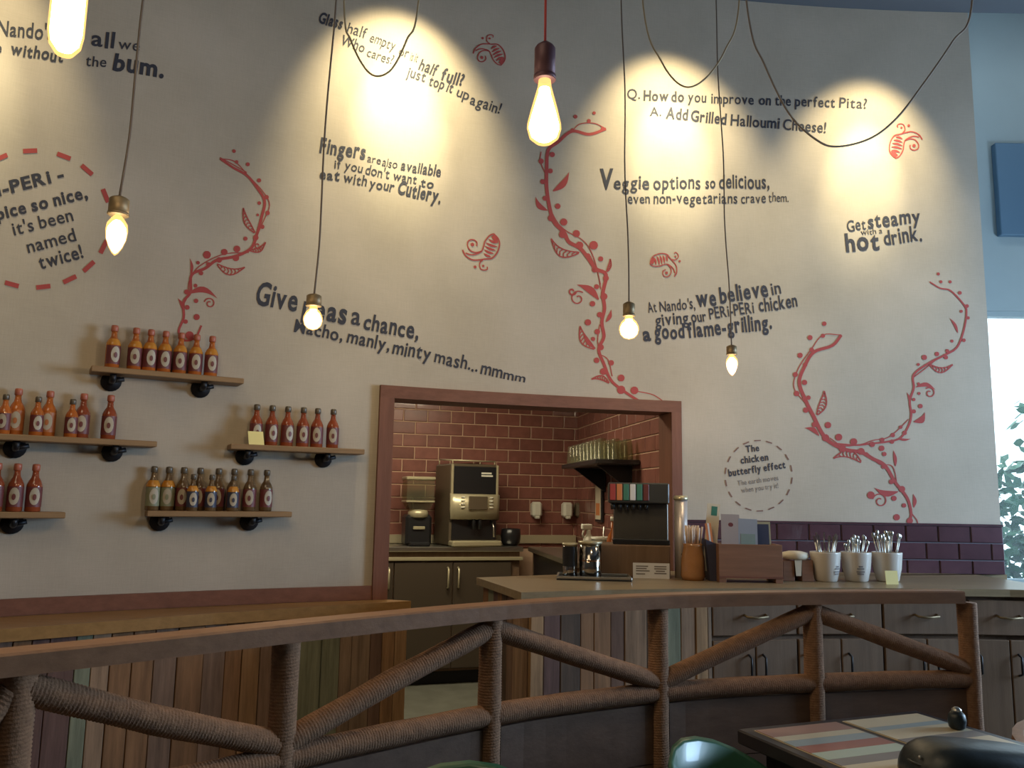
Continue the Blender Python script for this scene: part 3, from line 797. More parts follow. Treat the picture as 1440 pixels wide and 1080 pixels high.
vine([([(225, 300), (190, 340), (120, 365), (85, 420), (65, 480), (90, 550), (120, 610), (150, 670), (180, 705), (240, 735), (300, 745), (345, 770), (390, 795), (430, 860), (455, 890), (480, 930), (490, 985), (475, 1012)], 4.6),
      ([(200, 712), (280, 718), (340, 712), (400, 705), (450, 690), (482, 640), (490, 600), (485, 550), (500, 500), (500, 450), (560, 405), (620, 375), (665, 345), (690, 280), (700, 215), (690, 185), (640, 132), (600, 122), (560, 98)], 2.6)],
     [[(225, 300), (155, 300), (110, 355), (60, 430), (45, 500), (90, 560)], [(320, 745), (370, 790), (420, 800), (438, 880)], [(490, 975), (510, 1000), (515, 1015)], [(180, 690), (230, 720), (300, 715), (345, 700), (400, 690), (440, 660), (480, 620)], [(500, 460), (540, 430), (590, 390), (640, 360)]],
     [(160, 257, 3.2), (106, 310, 3.6), (68, 377, 3.8), (155, 303, 3), (112, 356, 3.2), (50, 450, 3.6), (85, 480, 3.8), (87, 413), (55, 522, 4), (100, 538), (90, 585, 4), (123, 640, 4), (174, 642, 4.6), (165, 690, 5.2), (215, 688, 5), (228, 730, 5.2), (272, 705, 5), (300, 742, 5), (342, 715, 4), (380, 698), (378, 730, 4), (420, 680), (417, 705), (388, 752), (385, 800), (450, 650, 2.6), (465, 672), (415, 857, 3.6), (425, 920, 3.8), (337, 908, 5.4), (463, 947), (435, 992, 4.6), (485, 1005, 4.4), (455, 885, 4.6),
      (593, 68, 2.2), (603, 98, 2.2), (638, 98, 2.2), (675, 140, 2.6), (702, 190, 2.6), (680, 210, 2.2), (706, 235, 2.4), (645, 323, 2.2), (690, 320, 2.6), (627, 360, 2.6), (588, 372, 3.2), (540, 385, 3.8), (517, 412, 2.2), (622, 385, 3), (525, 570), (500, 545, 2.4), (520, 522, 2.2), (518, 485, 2), (500, 590, 3)],
     [(133, 603, 160, 512, .34, .1, 1), (140, 682, 85, 653, .34, .16), (300, 782, 195, 768, .34, .25, 1), (430, 798, 422, 738, .26, .05), (440, 895, 350, 880, .3, -.16), (500, 955, 497, 903, .32, .1), (500, 630, 542, 593, .5, .25), (667, 292, 636, 236, .2, .08), (560, 412, 648, 412, .26, .25, 1), (508, 498, 582, 508, .26, -.2), (482, 553, 473, 518, .26, .1), (440, 692, 488, 694, .24, .1)],
     [(372, 930, 11, 3.4, 1.3), (560, 520, 8, 4.0, 1.2)], 'red painted berry vine with a long curling arm beside the wall end', fD)


def chilli(cx, cy, ang, sc_, flip, label):
    mb = MB(); ca, sa = math.cos(ang), math.sin(ang)
    def f(x, y):
        x = (x - 500) / 13.5 * sc_; y = (y - 540) / 13.5 * sc_ * flip
        return cx + x * ca - y * sa, cy + x * sa + y * ca
    stroke(mb, [f(*p) for p in [(735, 225), (820, 320), (845, 430), (800, 580), (700, 690), (570, 705), (470, 720), (330, 720), (200, 640), (145, 530)]], 1.9 * sc_)
    stroke(mb, [f(*p) for p in [(735, 225), (650, 265), (570, 370), (540, 470), (500, 560), (400, 610), (300, 622), (200, 590)]], 1.8 * sc_)
    stroke(mb, [f(*p) for p in [(500, 560), (400, 580), (300, 550), (240, 460), (250, 370), (330, 335), (410, 380), (410, 460)]], 1.7 * sc_)
    x, y = f(330, 430); dot(mb, x, y, 2.6 * sc_)
    stroke(mb, [f(*p) for p in [(530, 720), (470, 780), (480, 880), (540, 915), (610, 900), (610, 850)]], 1.6 * sc_)
    x, y = f(535, 835); dot(mb, x, y, 1.7 * sc_); x, y = f(380, 855); dot(mb, x, y, 2.1 * sc_)
    for a, b in (((640, 330), (800, 400)), ((590, 400), (800, 470)), ((570, 460), (770, 540)), ((560, 530), (730, 600)), ((550, 600), (680, 660))):
        stroke(mb, [f(*a), f((a[0] + b[0]) / 2, (a[1] + b[1]) / 2 + 15), f(*b)], lambda t: (0.8 + 2.6 * math.sin(PI * t)) * sc_, 3)
    stroke(mb, [f(*p) for p in [(720, 260), (760, 320), (780, 400)]], 6.0 * sc_, 3)
    return finish_paint(mb, 'painted_chilli', MT['red'], label)


chilli(677, 352, 0, 1.0, 1, 'red painted chilli with curls in the open middle of the wall')
chilli(688, 73, -0.08, 0.86, -1, 'red painted chilli high on the wall beside the middle light pool')
chilli(937, 372, 4.1, 0.78, 1, 'small red painted chilli above the flame-grilling slogan')
chilli(1273, 199, 3.0, 0.92, 1, 'red painted chilli near the top end of the curved wall')


def dashes(cx, cy, rx, ry, angs, ln, th, m, label, tilt=0):
    mb = MB()
    for a in angs:
        a = math.radians(a); x, y = cx + rx * math.cos(a), cy + ry * math.sin(a)
        tx, ty = -rx * math.sin(a), ry * math.cos(a); L_ = math.hypot(tx, ty); tx /= L_; ty /= L_
        stroke(mb, [(x - tx * ln / 2, y - ty * ln / 2), (x, y), (x + tx * ln / 2, y + ty * ln / 2)], th, 2)
    return finish_paint(mb, 'painted_dashes', m, label)


dashes(48, 308, 107, 96, [-116, -93, -67, -46, -20, 24, 44, 62, 83, 107, 130, 152, 174, 197, 220], 20, 6.5, MT['red'], 'circle of thick red painted dashes above the shelves')
dashes(1067, 669, 47, 49.5, [i * 20 + 8 for i in range(18)], 9, 1.7, MT['dash_brown'], 'small circle of thin brown painted dashes above the counter')


# ================================================================== SHELVES AND BOTTLES
def make_shelf(pxa, pxb, z, brs, label, depth=0.125):
    xa, xb = on_wall(pxa, 690 - (z - 1.35) * 330, depth * .5).x, on_wall(pxb, 690 - (z - 1.35) * 330, depth * .5).x
    xm = (xa + xb) / 2; P0, P1 = wall_pt(xa, z), wall_pt(xb, z); d = (P1 - P0); ang = math.atan2(d.y, d.x); Ln = d.length
    t = thing('wall_shelf', label, 'shelf', P0, ang)
    MB().box(0, Ln, -depth, -0.004, -0.024, 0, 0.003).build('board', MT['shelf'], t)
    for pb in brs:
        xw = on_wall(pb, 690 - (z - 1.35) * 330, 0.05).x; lx = (xw - xa) / (xb - xa) * Ln
        b = MB().tube([(lx, -0.008, -0.05), (lx, -0.075, -0.05), (lx, -0.088, -0.046), (lx, -0.095, -0.026)], 0.013, 10).tube([(lx, -0.055, -0.05), (lx + 0.045, -0.055, -0.038)], 0.010, 8).build('pipe_bracket', MT['black'], t)
        prof = [(0.041, 0.0), (0.041, 0.006), (0.024, 0.010), (0.020, 0.022)]
        fl = MB(); seg = 18; vs = []
        for r_, h_ in prof:
            for k in range(seg): vs.append((lx + r_ * math.cos(2 * PI * k / seg), -0.003 - h_, -0.047 + r_ * math.sin(2 * PI * k / seg)))
        fs = [(i * seg + k, (i + 1) * seg + k, (i + 1) * seg + (k + 1) % seg, i * seg + (k + 1) % seg) for i in range(3) for k in range(seg)] + [tuple(3 * seg + k for k in reversed(range(seg)))]
        fl.add(vs, fs, True); fl.build('flange', MT['black'], b)
    return t


ZS = [1.858, 1.563, 1.568, 1.268, 1.276]
make_shelf(112, 328, ZS[0], (148, 277), 'wooden wall shelf on black pipe brackets, highest of the five')
make_shelf(-60, 203, ZS[1], (10, 150), 'wooden wall shelf below the highest one, holding mixed tall and short bottles')
make_shelf(312, 500, ZS[2], (340, 452), 'wooden wall shelf next to the kitchen opening with a yellow card on it')
make_shelf(-70, 73, ZS[3], (6, -50), 'low wooden wall shelf holding three dark red bottles')
make_shelf(193, 396, ZS[4], (218, 346), 'low wooden wall shelf crowded with two rows of bottles')


def lab_patch(r, z0, z1, a0, a1, off, n=8, oval=False):
    mb = MB(); vs = []; fs = []
    if not oval:
        for i in range(n + 1):
            a = a0 + (a1 - a0) * i / n
            for z in (z0, z1): vs.append(((r + off) * math.cos(a), (r + off) * math.sin(a), z))
        fs = [(2 * i, 2 * i + 2, 2 * i + 3, 2 * i + 1) for i in range(n)]
    else:
        am, zm = (a0 + a1) / 2, (z0 + z1) / 2; vs.append(((r + off) * math.cos(am), (r + off) * math.sin(am), zm))
        for k in range(16):
            t = 2 * PI * k / 16; a = am + (a1 - a0) / 2 * math.cos(t); z = zm + (z1 - z0) / 2 * math.sin(t)
            vs.append(((r + off) * math.cos(a), (r + off) * math.sin(a), z))
        fs = [(0, 1 + k, 1 + (k + 1) % 16) for k in range(16)]
    mb.add(vs, fs, True); return mb


def make_bottle(H, sauce, cap, lab, neck=None):
    t = thing('sauce_bottle', 'x', 'bottle')
    r = H * 0.153
    prof = [(r * .9, 0), (r, H * .02), (r, H * .52), (r * .97, H * .57), (r * .78, H * .645), (r * .50, H * .715), (r * .42, H * .77), (r * .40, H * .86)]
    MB().lathe(prof, 20).build('glass_body', sauce, t)
    MB().lathe([(r * .44, H * .855), (r * .50, H * .865), (r * .50, H * .955), (r * .46, H * .99), (r * .30, H)], 16).build('cap', cap, t)
    if neck: MB().lathe([(r * 1.01, H * .535), (r * .99, H * .575), (r * .80, H * .645), (r * .66, H * .68)], 20, caps=False).build('neck_glint_band', neck, t)  # gold band, with the shoulder's bright highlight put into its colour
    l = lab_patch(r, H * .10, H * .52, -PI * .95, -0.05 * PI, 0.0006, 14).build('label', lab, t)
    e = lab_patch(r, H * .14, H * .50, -PI / 2 - .62, -PI / 2 + .62, 0.0022, oval=True).build('emblem', MT['emblem'], l)
    lab_patch(r, H * .24, H * .37, -PI / 2 - .24, -PI / 2 + .20, 0.0034, oval=True).build('mark', lab, l)
    return t


TALL, SHORT = 0.186, 0.156
PB = {'orange': (TALL, 'sauce_orange', 'cap_red', 'lab_maroon', 'cap_orange'), 'amber': (TALL, 'sauce_orange', 'cap_red', 'lab_orange', None),
      'red': (TALL, 'sauce_red', 'cap_red', 'lab_maroon', None), 'short': (SHORT, 'sauce_orange', 'cap_dark', 'lab_maroon', None),
      'olive': (TALL, 'sauce_green', 'cap_dark', 'lab_olive', 'cap_orange'), 'dusky': (TALL, 'sauce_green', 'cap_dark', 'lab_maroon', None),
      'navy': (SHORT, 'sauce_green', 'cap_dark', 'lab_navy', 'cap_orange'), 'brown': (TALL, 'sauce_red', 'cap_dark', 'lab_maroon', None)}
protos = {}


def bottle(kind, px, z, off, label, group):
    if kind not in protos:
        H, a, b, c, d = PB[kind]; o = make_bottle(H, MT[a], MT[b], MT[c], MT[d] if d else None); protos[kind] = o
    else: o = copy_tree(protos[kind])
    xw = on_wall(px, hz(px) - (z + .08 - 1.35) * 320, off)
    o.location = (xw.x, xw.y, z); o.rotation_euler = (0, 0, math.atan2(gd(xw.x), 1) + jr.uniform(-.35, .35))
    o['label'] = label; o['group'] = group
    return o


ORD = ['first', 'second', 'third', 'fourth', 'fifth', 'sixth', 'seventh', 'eighth']
for i, px in enumerate((158, 189, 210, 231, 253, 275, 297)):
    bottle('orange', px, ZS[0], 0.062, 'orange sauce bottle on the highest shelf, %s counting toward the kitchen' % ORD[i], 'bottles on the highest shelf')
for k, px, off, lb in (('short', 5, .085, 'short dark-capped sauce bottle at the frame edge of the mixed bottle shelf'), ('amber', 22, .045, 'tall amber bottle beside the short one at the frame edge'),
                       ('short', 51, .085, 'short dark-capped bottle in the middle pair of the mixed shelf'), ('amber', 67, .045, 'tall amber bottle in the middle pair of the mixed shelf'),
                       ('short', 100, .085, 'short dark-capped bottle in the pair under the highest shelf bracket'), ('red', 115, .045, 'tall red bottle in the pair under the highest shelf bracket'),
                       ('red', 153, .062, 'lone tall red sauce bottle near the end of the mixed shelf')):
    bottle(k, px, ZS[1], off, lb, 'bottles on the mixed shelf')
for i, px in enumerate((360, 382, 404, 426, 446, 468)):
    bottle('brown', px, ZS[2], 0.062, 'red-brown sauce bottle on the shelf by the kitchen opening, %s %s' % (ORD[i], 'behind the yellow card' if i == 0 else 'counting from the yellow card'), 'bottles on the shelf by the opening')
for i, px in enumerate((-6, 22, 48)):
    bottle('red', px, ZS[3], 0.062, 'dark red sauce bottle on the short low shelf, %s counting toward its open end' % ORD[i], 'bottles on the low shelf at the frame edge')
for i, (k, px) in enumerate((('olive', 215), ('olive', 236), ('dusky', 257), ('dusky', 280), ('dusky', 306), ('dusky', 328), ('dusky', 351), ('dusky', 374))):
    bottle(k, px, ZS[4], 0.036, 'tall olive-brown bottle in the crowded shelf back row, %s counting toward the kitchen' % ORD[i], 'back row bottles on the crowded shelf')
for i, px in enumerate((271, 297, 328)):
    bottle('navy', px, ZS[4], 0.096, 'short navy-labelled bottle in the crowded shelf front row, %s counting toward the kitchen' % ORD[i], 'front row bottles on the crowded shelf')
# yellow card leaning on the first bottle
p = on_wall(361, 620, 0.116)
t = MB().add([(-.033, -.004, 0), (.033, -.004, 0), (.028, .016, .06), (-.038, .016, .06), (-.033, -.003, 0), (.033, -.003, 0), (.028, .017, .06), (-.038, .017, .06)], [(0, 1, 2, 3), (7, 6, 5, 4), (0, 4, 5, 1), (1, 5, 6, 2), (2, 6, 7, 3), (3, 7, 4, 0)]).build('price_card', MT['yellow'], loc=(p.x, p.y, ZS[2]), rotz=math.atan(gd(p.x)))
tag(t, 'small yellow card leaning on a bottle on the shelf by the opening', 'card')


# ================================================================== LEFT COUNTER
CZ = 0.868
fpts = [at_z(x, y, CZ) for x, y in ((-150, 897), (0, 885), (150, 874), (300, 862.5), (450, 853), (578, 845))]
fpts = [Vector((p.x, p.y, 0)) for p in fpts]
endx = fpts[-1].x
bxl = fpts[0].x
back = [wall_pt(bxl + (OX0 - 0.003 - bxl) * i / 24, 0, 0.03) for i in range(25)]
cleft = thing('service_counter', 'long low wooden counter along the painted wall, clad in upright reclaimed boards', 'counter', (fpts[2].x, fpts[2].y, 0))
O = cleft.location.copy()
def loc2(p): return (p[0] - O.x, p[1] - O.y)
backend = (fpts[-1].x - 0.10, wall_pt(OX0, 0, 0.03).y)
poly = [loc2(p) for p in fpts] + [loc2(backend)] + [loc2(p) for p in reversed(back)]
MB().prism(poly, CZ - 0.045, CZ).build('worktop', MT['counter_top'], cleft)
inner = [loc2(p + Vector((0, 0.05, 0))) for p in fpts]; inner[-1] = (inner[-1][0] - 0.03, inner[-1][1])
ip = inner + [loc2((backend[0] - .03, backend[1]))] + [loc2(p) for p in reversed(back)]
MB().prism(ip, 0.0, CZ - 0.045).build('carcass', MT['cab'], cleft)


def cladding(parent, line, z0, z1, w0, w1, seedv, side=1, th=0.018):
    """upright boards of uneven width standing along a polyline (local xy)"""
    rr = random.Random(seedv)
    P = [Vector((p[0], p[1], 0)) for p in line]
    L_ = [0]
    for i in range(len(P) - 1): L_.append(L_[-1] + (P[i + 1] - P[i]).length)
    def at(s):
        for i in range(len(P) - 1):
            if s <= L_[i + 1] or i == len(P) - 2:
                return P[i].lerp(P[i + 1], (s - L_[i]) / (L_[i + 1] - L_[i]))
    s = 0
    while s < L_[-1] - 0.01:
        wd = min(rr.uniform(w0, w1), L_[-1] - s)
        a, b = at(s + 0.0015), at(s + wd - 0.0015); d = (b - a).normalized(); n = Vector((d.y, -d.x, 0)) * side; ln = (b - a).length
        pr = rr.uniform(0, 0.006); ang = math.atan2(d.y, d.x)
        o = MB().box(0, ln, -(th + pr) if side > 0 else 0, 0 if side > 0 else th + pr, 0, z1 - z0 - rr.uniform(0, .004), 0.002).build('plank', MT['planks'], parent, loc=(a.x, a.y, z0), rotz=ang)
        s += wd


cladding(cleft, [(p[0], p[1] - 0.001) for p in inner], 0.02, CZ - 0.046, 0.055, 0.105, 11)
cladding(cleft, [inner[-1], loc2((backend[0] - .03, backend[1]))], 0.02, CZ - 0.046, 0.05, 0.08, 12)

# ================================================================== BAR
BZ = 0.99
bA, bB = at_z(670, 812, BZ), at_z(733, 833, BZ)
bf = [bB] + [at_z(x, y, BZ) for x, y in ((860, 829.5), (1000, 827.5), (1150, 826.5), (1300, 827.5), (1420, 829), (1520, 832))]
bf = [Vector((p.x, p.y, 0)) for p in bf]; bA = Vector((bA.x, bA.y, 0)); bB = bf[0]
XE = bf[-1].x
wb = [wall_pt(x, 0, 0.03) for x in [OX1 + 0.06 + (XR - 0.003 - OX1 - 0.06) * i / 10 for i in range(11)]]
bar = thing('bar_counter', 'grey-topped bar counter clad in reclaimed boards with drawers, standing before the tiled band', 'counter', (bB.x, bB.y, 0))
O = bar.location.copy()
jn = Vector((OX1 - 0.03, wall_pt(OX1, 0, 0.035).y, 0))
poly = [loc2(p) for p in bf] + [loc2((XE, wb[-1].y))] + [loc2(p) for p in reversed(wb)] + [loc2(jn), loc2(bA)]
MB().prism(poly, BZ - 0.032, BZ).build('worktop', MT['bar_top'], bar)
def inset(p, q): return p
fi = [loc2(p + Vector((0, 0.045, 0))) for p in bf]
fi[0] = (fi[0][0] + 0.03, fi[0][1]); ai = loc2(bA + Vector((0.05, -0.01, 0)))
MB().prism(fi + [loc2((XE, wb[-1].y))] + [loc2(p) for p in reversed(wb)] + [loc2(jn + Vector((0, -.03, 0))), ai], 0, BZ - 0.032).build('carcass', MT['cab'], bar)


def at_line(px, z, line):
    """world point where the vertical plane through pixel column px crosses a polyline (world xy)"""
    d = ray(px, hz(px)); k = d.x / d.y
    for i in range(len(line) - 1):
        a, b = line[i], line[i + 1]; fa, fb = a[0] - k * a[1], b[0] - k * b[1]
        if fa * fb <= 0 or (i == len(line) - 2 and (fb / (fa - fb) < 0 if fa != fb else False)):
            t = fa / (fa - fb); return Vector((a[0] + (b[0] - a[0]) * t, a[1] + (b[1] - a[1]) * t, z))


fiw = [(p[0] + O.x, p[1] + O.y) for p in fi]
pc = at_line(995, 0, fiw)
cladline = [p for p in fiw if p[0] < pc.x] + [(pc.x, pc.y)]
cladding(bar, [loc2(p) for p in cladline], 0.02, BZ - 0.034, 0.05, 0.10, 21)
cladding(bar, [ai, fi[0]], 0.02, BZ - 0.034, 0.05, 0.08, 22)
units = [995, 1113, 1231, 1349, 1460]
for u in range(4):
    a, b = at_line(units[u], 0, fiw), at_line(units[u + 1], 0, fiw); a, b = Vector((*loc2(a), 0)), Vector((*loc2(b), 0))
    d = (b - a).normalized(); ang = math.atan2(d.y, d.x); ln = (b - a).length
    e = MB().box(0.006, ln - 0.006, -0.02, -0.001, 0.0, 0.15, 0.003).build('drawer', MT['cab'], bar, loc=(a.x, a.y, 0.79), rotz=ang)
    c = ln / 2
    MB().tube([(c - .05, -.02, .085), (c - .047, -.045, .08), (c, -.05, .076), (c + .047, -.045, .08), (c + .05, -.02, .085)], 0.0055, 8).build('handle', MT['brass'], e)
    for k in range(2):
        x0, x1 = (0.006, ln / 2 - 0.003) if k == 0 else (ln / 2 + 0.003, ln - 0.006)
        dd = MB().box(x0, x1, -0.02, -0.001, 0.0, 0.66, 0.003).build('door', MT['cab'], bar, loc=(a.x, a.y, 0.11), rotz=ang)
        hx = (x0 + 0.03) if k == 0 and u % 2 == 1 else (x1 - .03 if k == 0 else x0 + .03)
        MB().tube([(hx, -.02, .60), (hx, -.045, .59), (hx, -.045, .52), (hx, -.02, .51)], 0.005, 8).build('handle', MT['black'], dd)
    MB().box(0, ln, -0.004, 0, 0, 0.10).build('plinth', MT['black'], bar, loc=(a.x, a.y, 0.0), rotz=ang)

# ================================================================== KITCHEN UNITS
KZ = 0.99
ang = math.atan2(kd.y, kd.x); kn = Vector((kd.y, -kd.x, 0))   # towards camera
# back counter: front edge 0.6 m in front of the tile wall
KB0 = Vector((K0.x, K0.y, 0)) + kn * 0.012; Lk = (K2 - K0).length
kc = thing('kitchen_counter', 'kitchen counter with pale worktop and dark cupboard doors under the coffee machine', 'counter', KB0, ang)
dep = 0.44
MB().box(0, Lk - 0.62, -dep, 0, KZ - 0.035, KZ, 0.004).build('worktop', MT['steel'], kc)
MB().box(0.0, Lk - 0.64, -dep + 0.03, 0, 0.10, KZ - 0.036).build('carcass', MT['cab'], kc)
MB().box(0.0, Lk - 0.56, -dep + 0.09, -0.02, 0.0, 0.10).build('plinth', MT['black'], kc)
MB().box(0.0, Lk - 0.62, -dep - 0.004, -dep + 0.03, KZ - 0.10, KZ - 0.075, 0.003).build('rail_strip', MT['champagne'], kc)
def kx(px, off):   # local x along back counter seen at pixel column px on the plane 'off' in front of the wall
    d = ray(px, hz(px)); k = d.x / d.y; q = KB0 + kn * off
    # q + kd*t ; x = k*y
    t = (k * q.y - q.x) / (kd.x - k * kd.y); return t
edges = [kx(475, dep), kx(558, dep), kx(640, dep), kx(722, dep)]
for i in range(3):
    x0, x1 = edges[i] + 0.004, edges[i + 1] - 0.004
    d_ = MB().box(x0, x1, -dep + 0.008, -dep + 0.029, 0.12, KZ - 0.11, 0.003).build('door', MT['cupboard'], kc)
    hx = x1 - 0.035 if i != 2 else x0 + 0.035
    MB().tube([(hx, -dep + .008, KZ - .15), (hx, -dep - .025, KZ - .16), (hx, -dep - .025, KZ - .29), (hx, -dep + .008, KZ - .30)], 0.008, 8).build('handle', MT['champagne'], d_)
# side counter along the side wall
sd = (Vector((K3.x, K3.y, 0)) - Vector((K2.x, K2.y, 0))); sl = sd.length; sd.normalize(); sang = math.atan2(sd.y, sd.x)
ks = thing('side_counter', 'kitchen side counter running along the tiled side wall with an open dark shelf under it', 'counter', Vector((K2.x, K2.y, 0)) + sd * 0.52 , sang)
sn = -0.46
MB().box(-0.05, sl - 0.95, -0.50, -0.012, KZ - 0.036, KZ - 0.002, 0.004).build('worktop', MT['steel'], ks)
MB().box(-0.0, sl - 0.98, -0.03, -0.014, 0.0, KZ - 0.037).build('back_panel', MT['blackp'], ks)
MB().box(0.0, sl - 0.98, -0.47, -0.03, 0.10, 0.13).build('lower_shelf', MT['cab'], ks)
for x in (0.0, sl - 1.02): MB().box(x, x + 0.04, -0.47, -0.03, 0.0, KZ - 0.037).build('side_panel', MT['cab'], ks)
MB().box(0.04, sl - 1.02, -0.47, -0.03, KZ - 0.30, KZ - 0.037).build('drawer_box', MT['blackp'], ks)


def on_counter(px, off, z):
    t = kx(px, off); q = KB0 + kn * off + kd * t; return Vector((q.x, q.y, z))


# coffee machine
cmx = on_counter(657, 0.22, KZ)
S_ = 1150 / cmx.y
cm = thing('coffee_machine', 'champagne and black bean-to-cup coffee machine with a cup rail on top', 'coffee machine', cmx, ang + 0.14)
wm = 0.39 * 1.0
MB().box(-wm / 2, wm / 2, -0.14, 0.20, 0.0, 0.62, 0.012).build('body', MT['beige_side'], cm)
MB().box(-wm / 2 - 0.006, wm / 2 + 0.006, -0.235, -0.13, 0.0, 0.045, 0.01).build('drip_tray', MT['champagne'], cm)
b_ = MB().box(-wm / 2 + 0.02, wm / 2 - 0.02, -0.155, -0.141, 0.39, 0.60, 0.004).build('front_glass', MT['blackp'], cm)
for z0, w_ in ((0.545, .085), (0.525, .095)): MB().box(wm / 2 - .145, wm / 2 - .145 + w_, -0.1565, -0.1555, z0, z0 + 0.013).build('badge', MT['whitep'], b_)
for s_ in (-1, 1): MB().box(*sorted((s_ * wm / 2, s_ * (wm / 2 - 0.018))), -0.162, -0.141, 0.38, 0.615, 0.004).build('front_trim', MT['champagne'], cm)
# bowed control panel
vs = []; fs = []; n = 12
for i in range(n + 1):
    x = -wm / 2 - .004 + (wm + .008) * i / n; b = -0.165 - 0.045 * (1 - (2 * i / n - 1) ** 2)
    vs += [(x, b, 0.205), (x, b - 0.01, 0.385), (x, -0.141, 0.395), (x, -0.141, 0.195)]
for i in range(n):
    for k in range(4): fs.append((i * 4 + k, i * 4 + (k + 1) % 4, i * 4 + 4 + (k + 1) % 4, i * 4 + 4 + k))
fs += [(3, 2, 1, 0), (n * 4, n * 4 + 1, n * 4 + 2, n * 4 + 3)]
cp_ = MB().add(vs, [f[::-1] for f in fs], True).build('control_panel', MT['champagne'], cm)
MB().box(-0.075, 0.075, -0.228, -0.212, 0.275, 0.375, 0.003).build('display', MT['beige_side'], cp_)
for s_ in (-1, 1):
    for k in range(4): MB().box(s_ * .115 - .016, s_ * .115 + .016, -0.209, -0.192, 0.285 + k * .025, 0.297 + k * .025, 0.003).build('button', MT['whitep'], cp_)
MB().box(-wm / 2 + 0.015, wm / 2 - 0.015, -0.150, -0.141, 0.05, 0.20).build('bay', MT['blackp'], cm)
MB().tube([(-.02, -.17, .24), (-.02, -.19, .20), (-.02, -.195, .13)], 0.014, 10).tube([(.03, -.17, .24), (.03, -.19, .20), (.03, -.195, .13)], 0.014, 10).build('spout', MT['blackp'], cm)
MB().tube([(wm / 2 - .05, -.15, .19), (wm / 2 - .05, -.19, .15), (wm / 2 - .05, -.20, .07)], 0.007, 8).build('steam_wand', MT['steel'], cm)
rl = MB().tube([(-wm / 2 + .02, -.12, .645), (wm / 2 - .02, -.12, .645)], 0.006, 8)
rl.tube([(-wm / 2 + .02, .17, .66), (wm / 2 - .02, .17, .66)], 0.006, 8)
for x in (-wm / 2 + .02, wm / 2 - .02):
    rl.tube([(x, -.12, .645), (x, .17, .66)], 0.005, 8)
    for y, z in ((-.12, .645), (.17, .66)): rl.tube([(x, y, .615), (x, y, z)], 0.005, 8)
rl.build('cup_rail', MT['champagne'], cm)

# coffee grinder with clear hopper
gp_ = on_counter(588, 0.24, KZ)
gr = thing('coffee_grinder', 'black coffee grinder with square clear bean hopper beside the coffee machine', 'grinder', gp_, ang)
MB().box(-.10, .10, -.07, .12, 0.0, .23, .02).build('body', MT['blackp'], gr)
MB().box(-.075, .075, -.15, -.07, 0, .03, .008).build('foot_plate', MT['blackp'], gr)
MB().add([(-.075, -.07, .27), (.075, -.07, .27), (.075, .07, .27), (-.075, .07, .27), (-.105, -.10, .33), (.105, -.10, .33), (.105, .10, .33), (-.105, .10, .33), (-.105, -.10, .49), (.105, -.10, .49), (.105, .10, .49), (-.105, .10, .49)],
         [(0, 3, 2, 1), (8, 9, 10, 11)] + [(k, (k + 1) % 4, 4 + (k + 1) % 4, 4 + k) for k in range(4)] + [(4 + k, 4 + (k + 1) % 4, 8 + (k + 1) % 4, 8 + k) for k in range(4)]).build('hopper', MT['tumbler'], gr)
MB().box(-.112, .112, -.108, .108, .49, .515, .006).build('lid', MT['champagne'], gr)
MB().box(-.11, .11, -.105, .105, .322, .336, .003).build('hopper_band', MT['champagne'], gr)
MB().lathe([(.055, .205), (.078, .215), (.078, .25), (.06, .268)], 20, c=(0, -.02, 0)).build('collar', MT['champagne'], gr)
MB().box(-.045, .045, -.085, -.069, .12, .145, .004).build('dosing_fork', MT['champagne'], gr)

# knock-out pot
p = on_counter(719, 0.25, KZ)
kp = thing('knock_box', 'black round knock-out pot beside the coffee machine', 'pot', p)
MB().lathe([(.055, 0), (.072, .02), (.078, .07), (.074, .125), (.066, .13), (.062, .03)], 22, caps=True).build('pot', MT['blackp'], kp)
MB().tube([(-.07, 0, .12), (.07, 0, .12)], .009, 8).build('knock_bar', MT['blackp'], kp)

# soap dispensers on the tiles
for i, (px, m_, lb) in enumerate(((752, 'whitep', 'white soap dispenser on the red tiles nearer the coffee machine'), (795, 'whitep', 'white soap dispenser on the red tiles nearer the corner'), (813, 'beige_side', 'dull brown soap dispenser beside the corner of the tiles'))):
    q = on_counter(px, 0.0, 1.205)
    sdp = thing('soap_dispenser', lb, 'dispenser', q, ang)
    MB().box(-.042, .042, -.085, 0.003, 0, .125, .018).build('case', MT[m_], sdp)
    MB().box(-.02, .02, -.088, -.05, -.012, .012, .006).build('lever', MT[m_], sdp)

# glass shelf with tumblers on the side wall
def side_pt(px, off):
    d = ray(px, hz(px)); k = d.x / d.y; nrm = Vector((sd.y, -sd.x, 0))
    if nrm.x > 0: nrm = -nrm
    q = Vector((K2.x, K2.y, 0)) + nrm * off
    t = (k * q.y - q.x) / (sd.x - k * sd.y); return q + sd * t, t
nrm = Vector((sd.y, -sd.x, 0)); nrm = -nrm if nrm.x > 0 else nrm
gz = 1.35 + (707 - 655) / 200.0
p0, _ = side_pt(840, 0.0)
q0 = Vector((K2.x, K2.y, 0)) + sd * 0.74
gs = thing('glass_shelf', 'dark wall shelf of upturned drinking glasses in the kitchen corner', 'shelf', (q0.x, q0.y, gz), sang)
sy = -1 if (Matrix.Rotation(sang, 3, 'Z') @ Vector((0, -1, 0))).dot(nrm) > 0 else 1
def yb(a, b): return tuple(sorted((sy * a * -1 if False else a * sy, b * sy)))
y0_, y1_ = yb(0.012, 0.30)
MB().box(0, 1.02, y0_, y1_, -.03, 0, .004).build('board', MT['blackp'], gs)
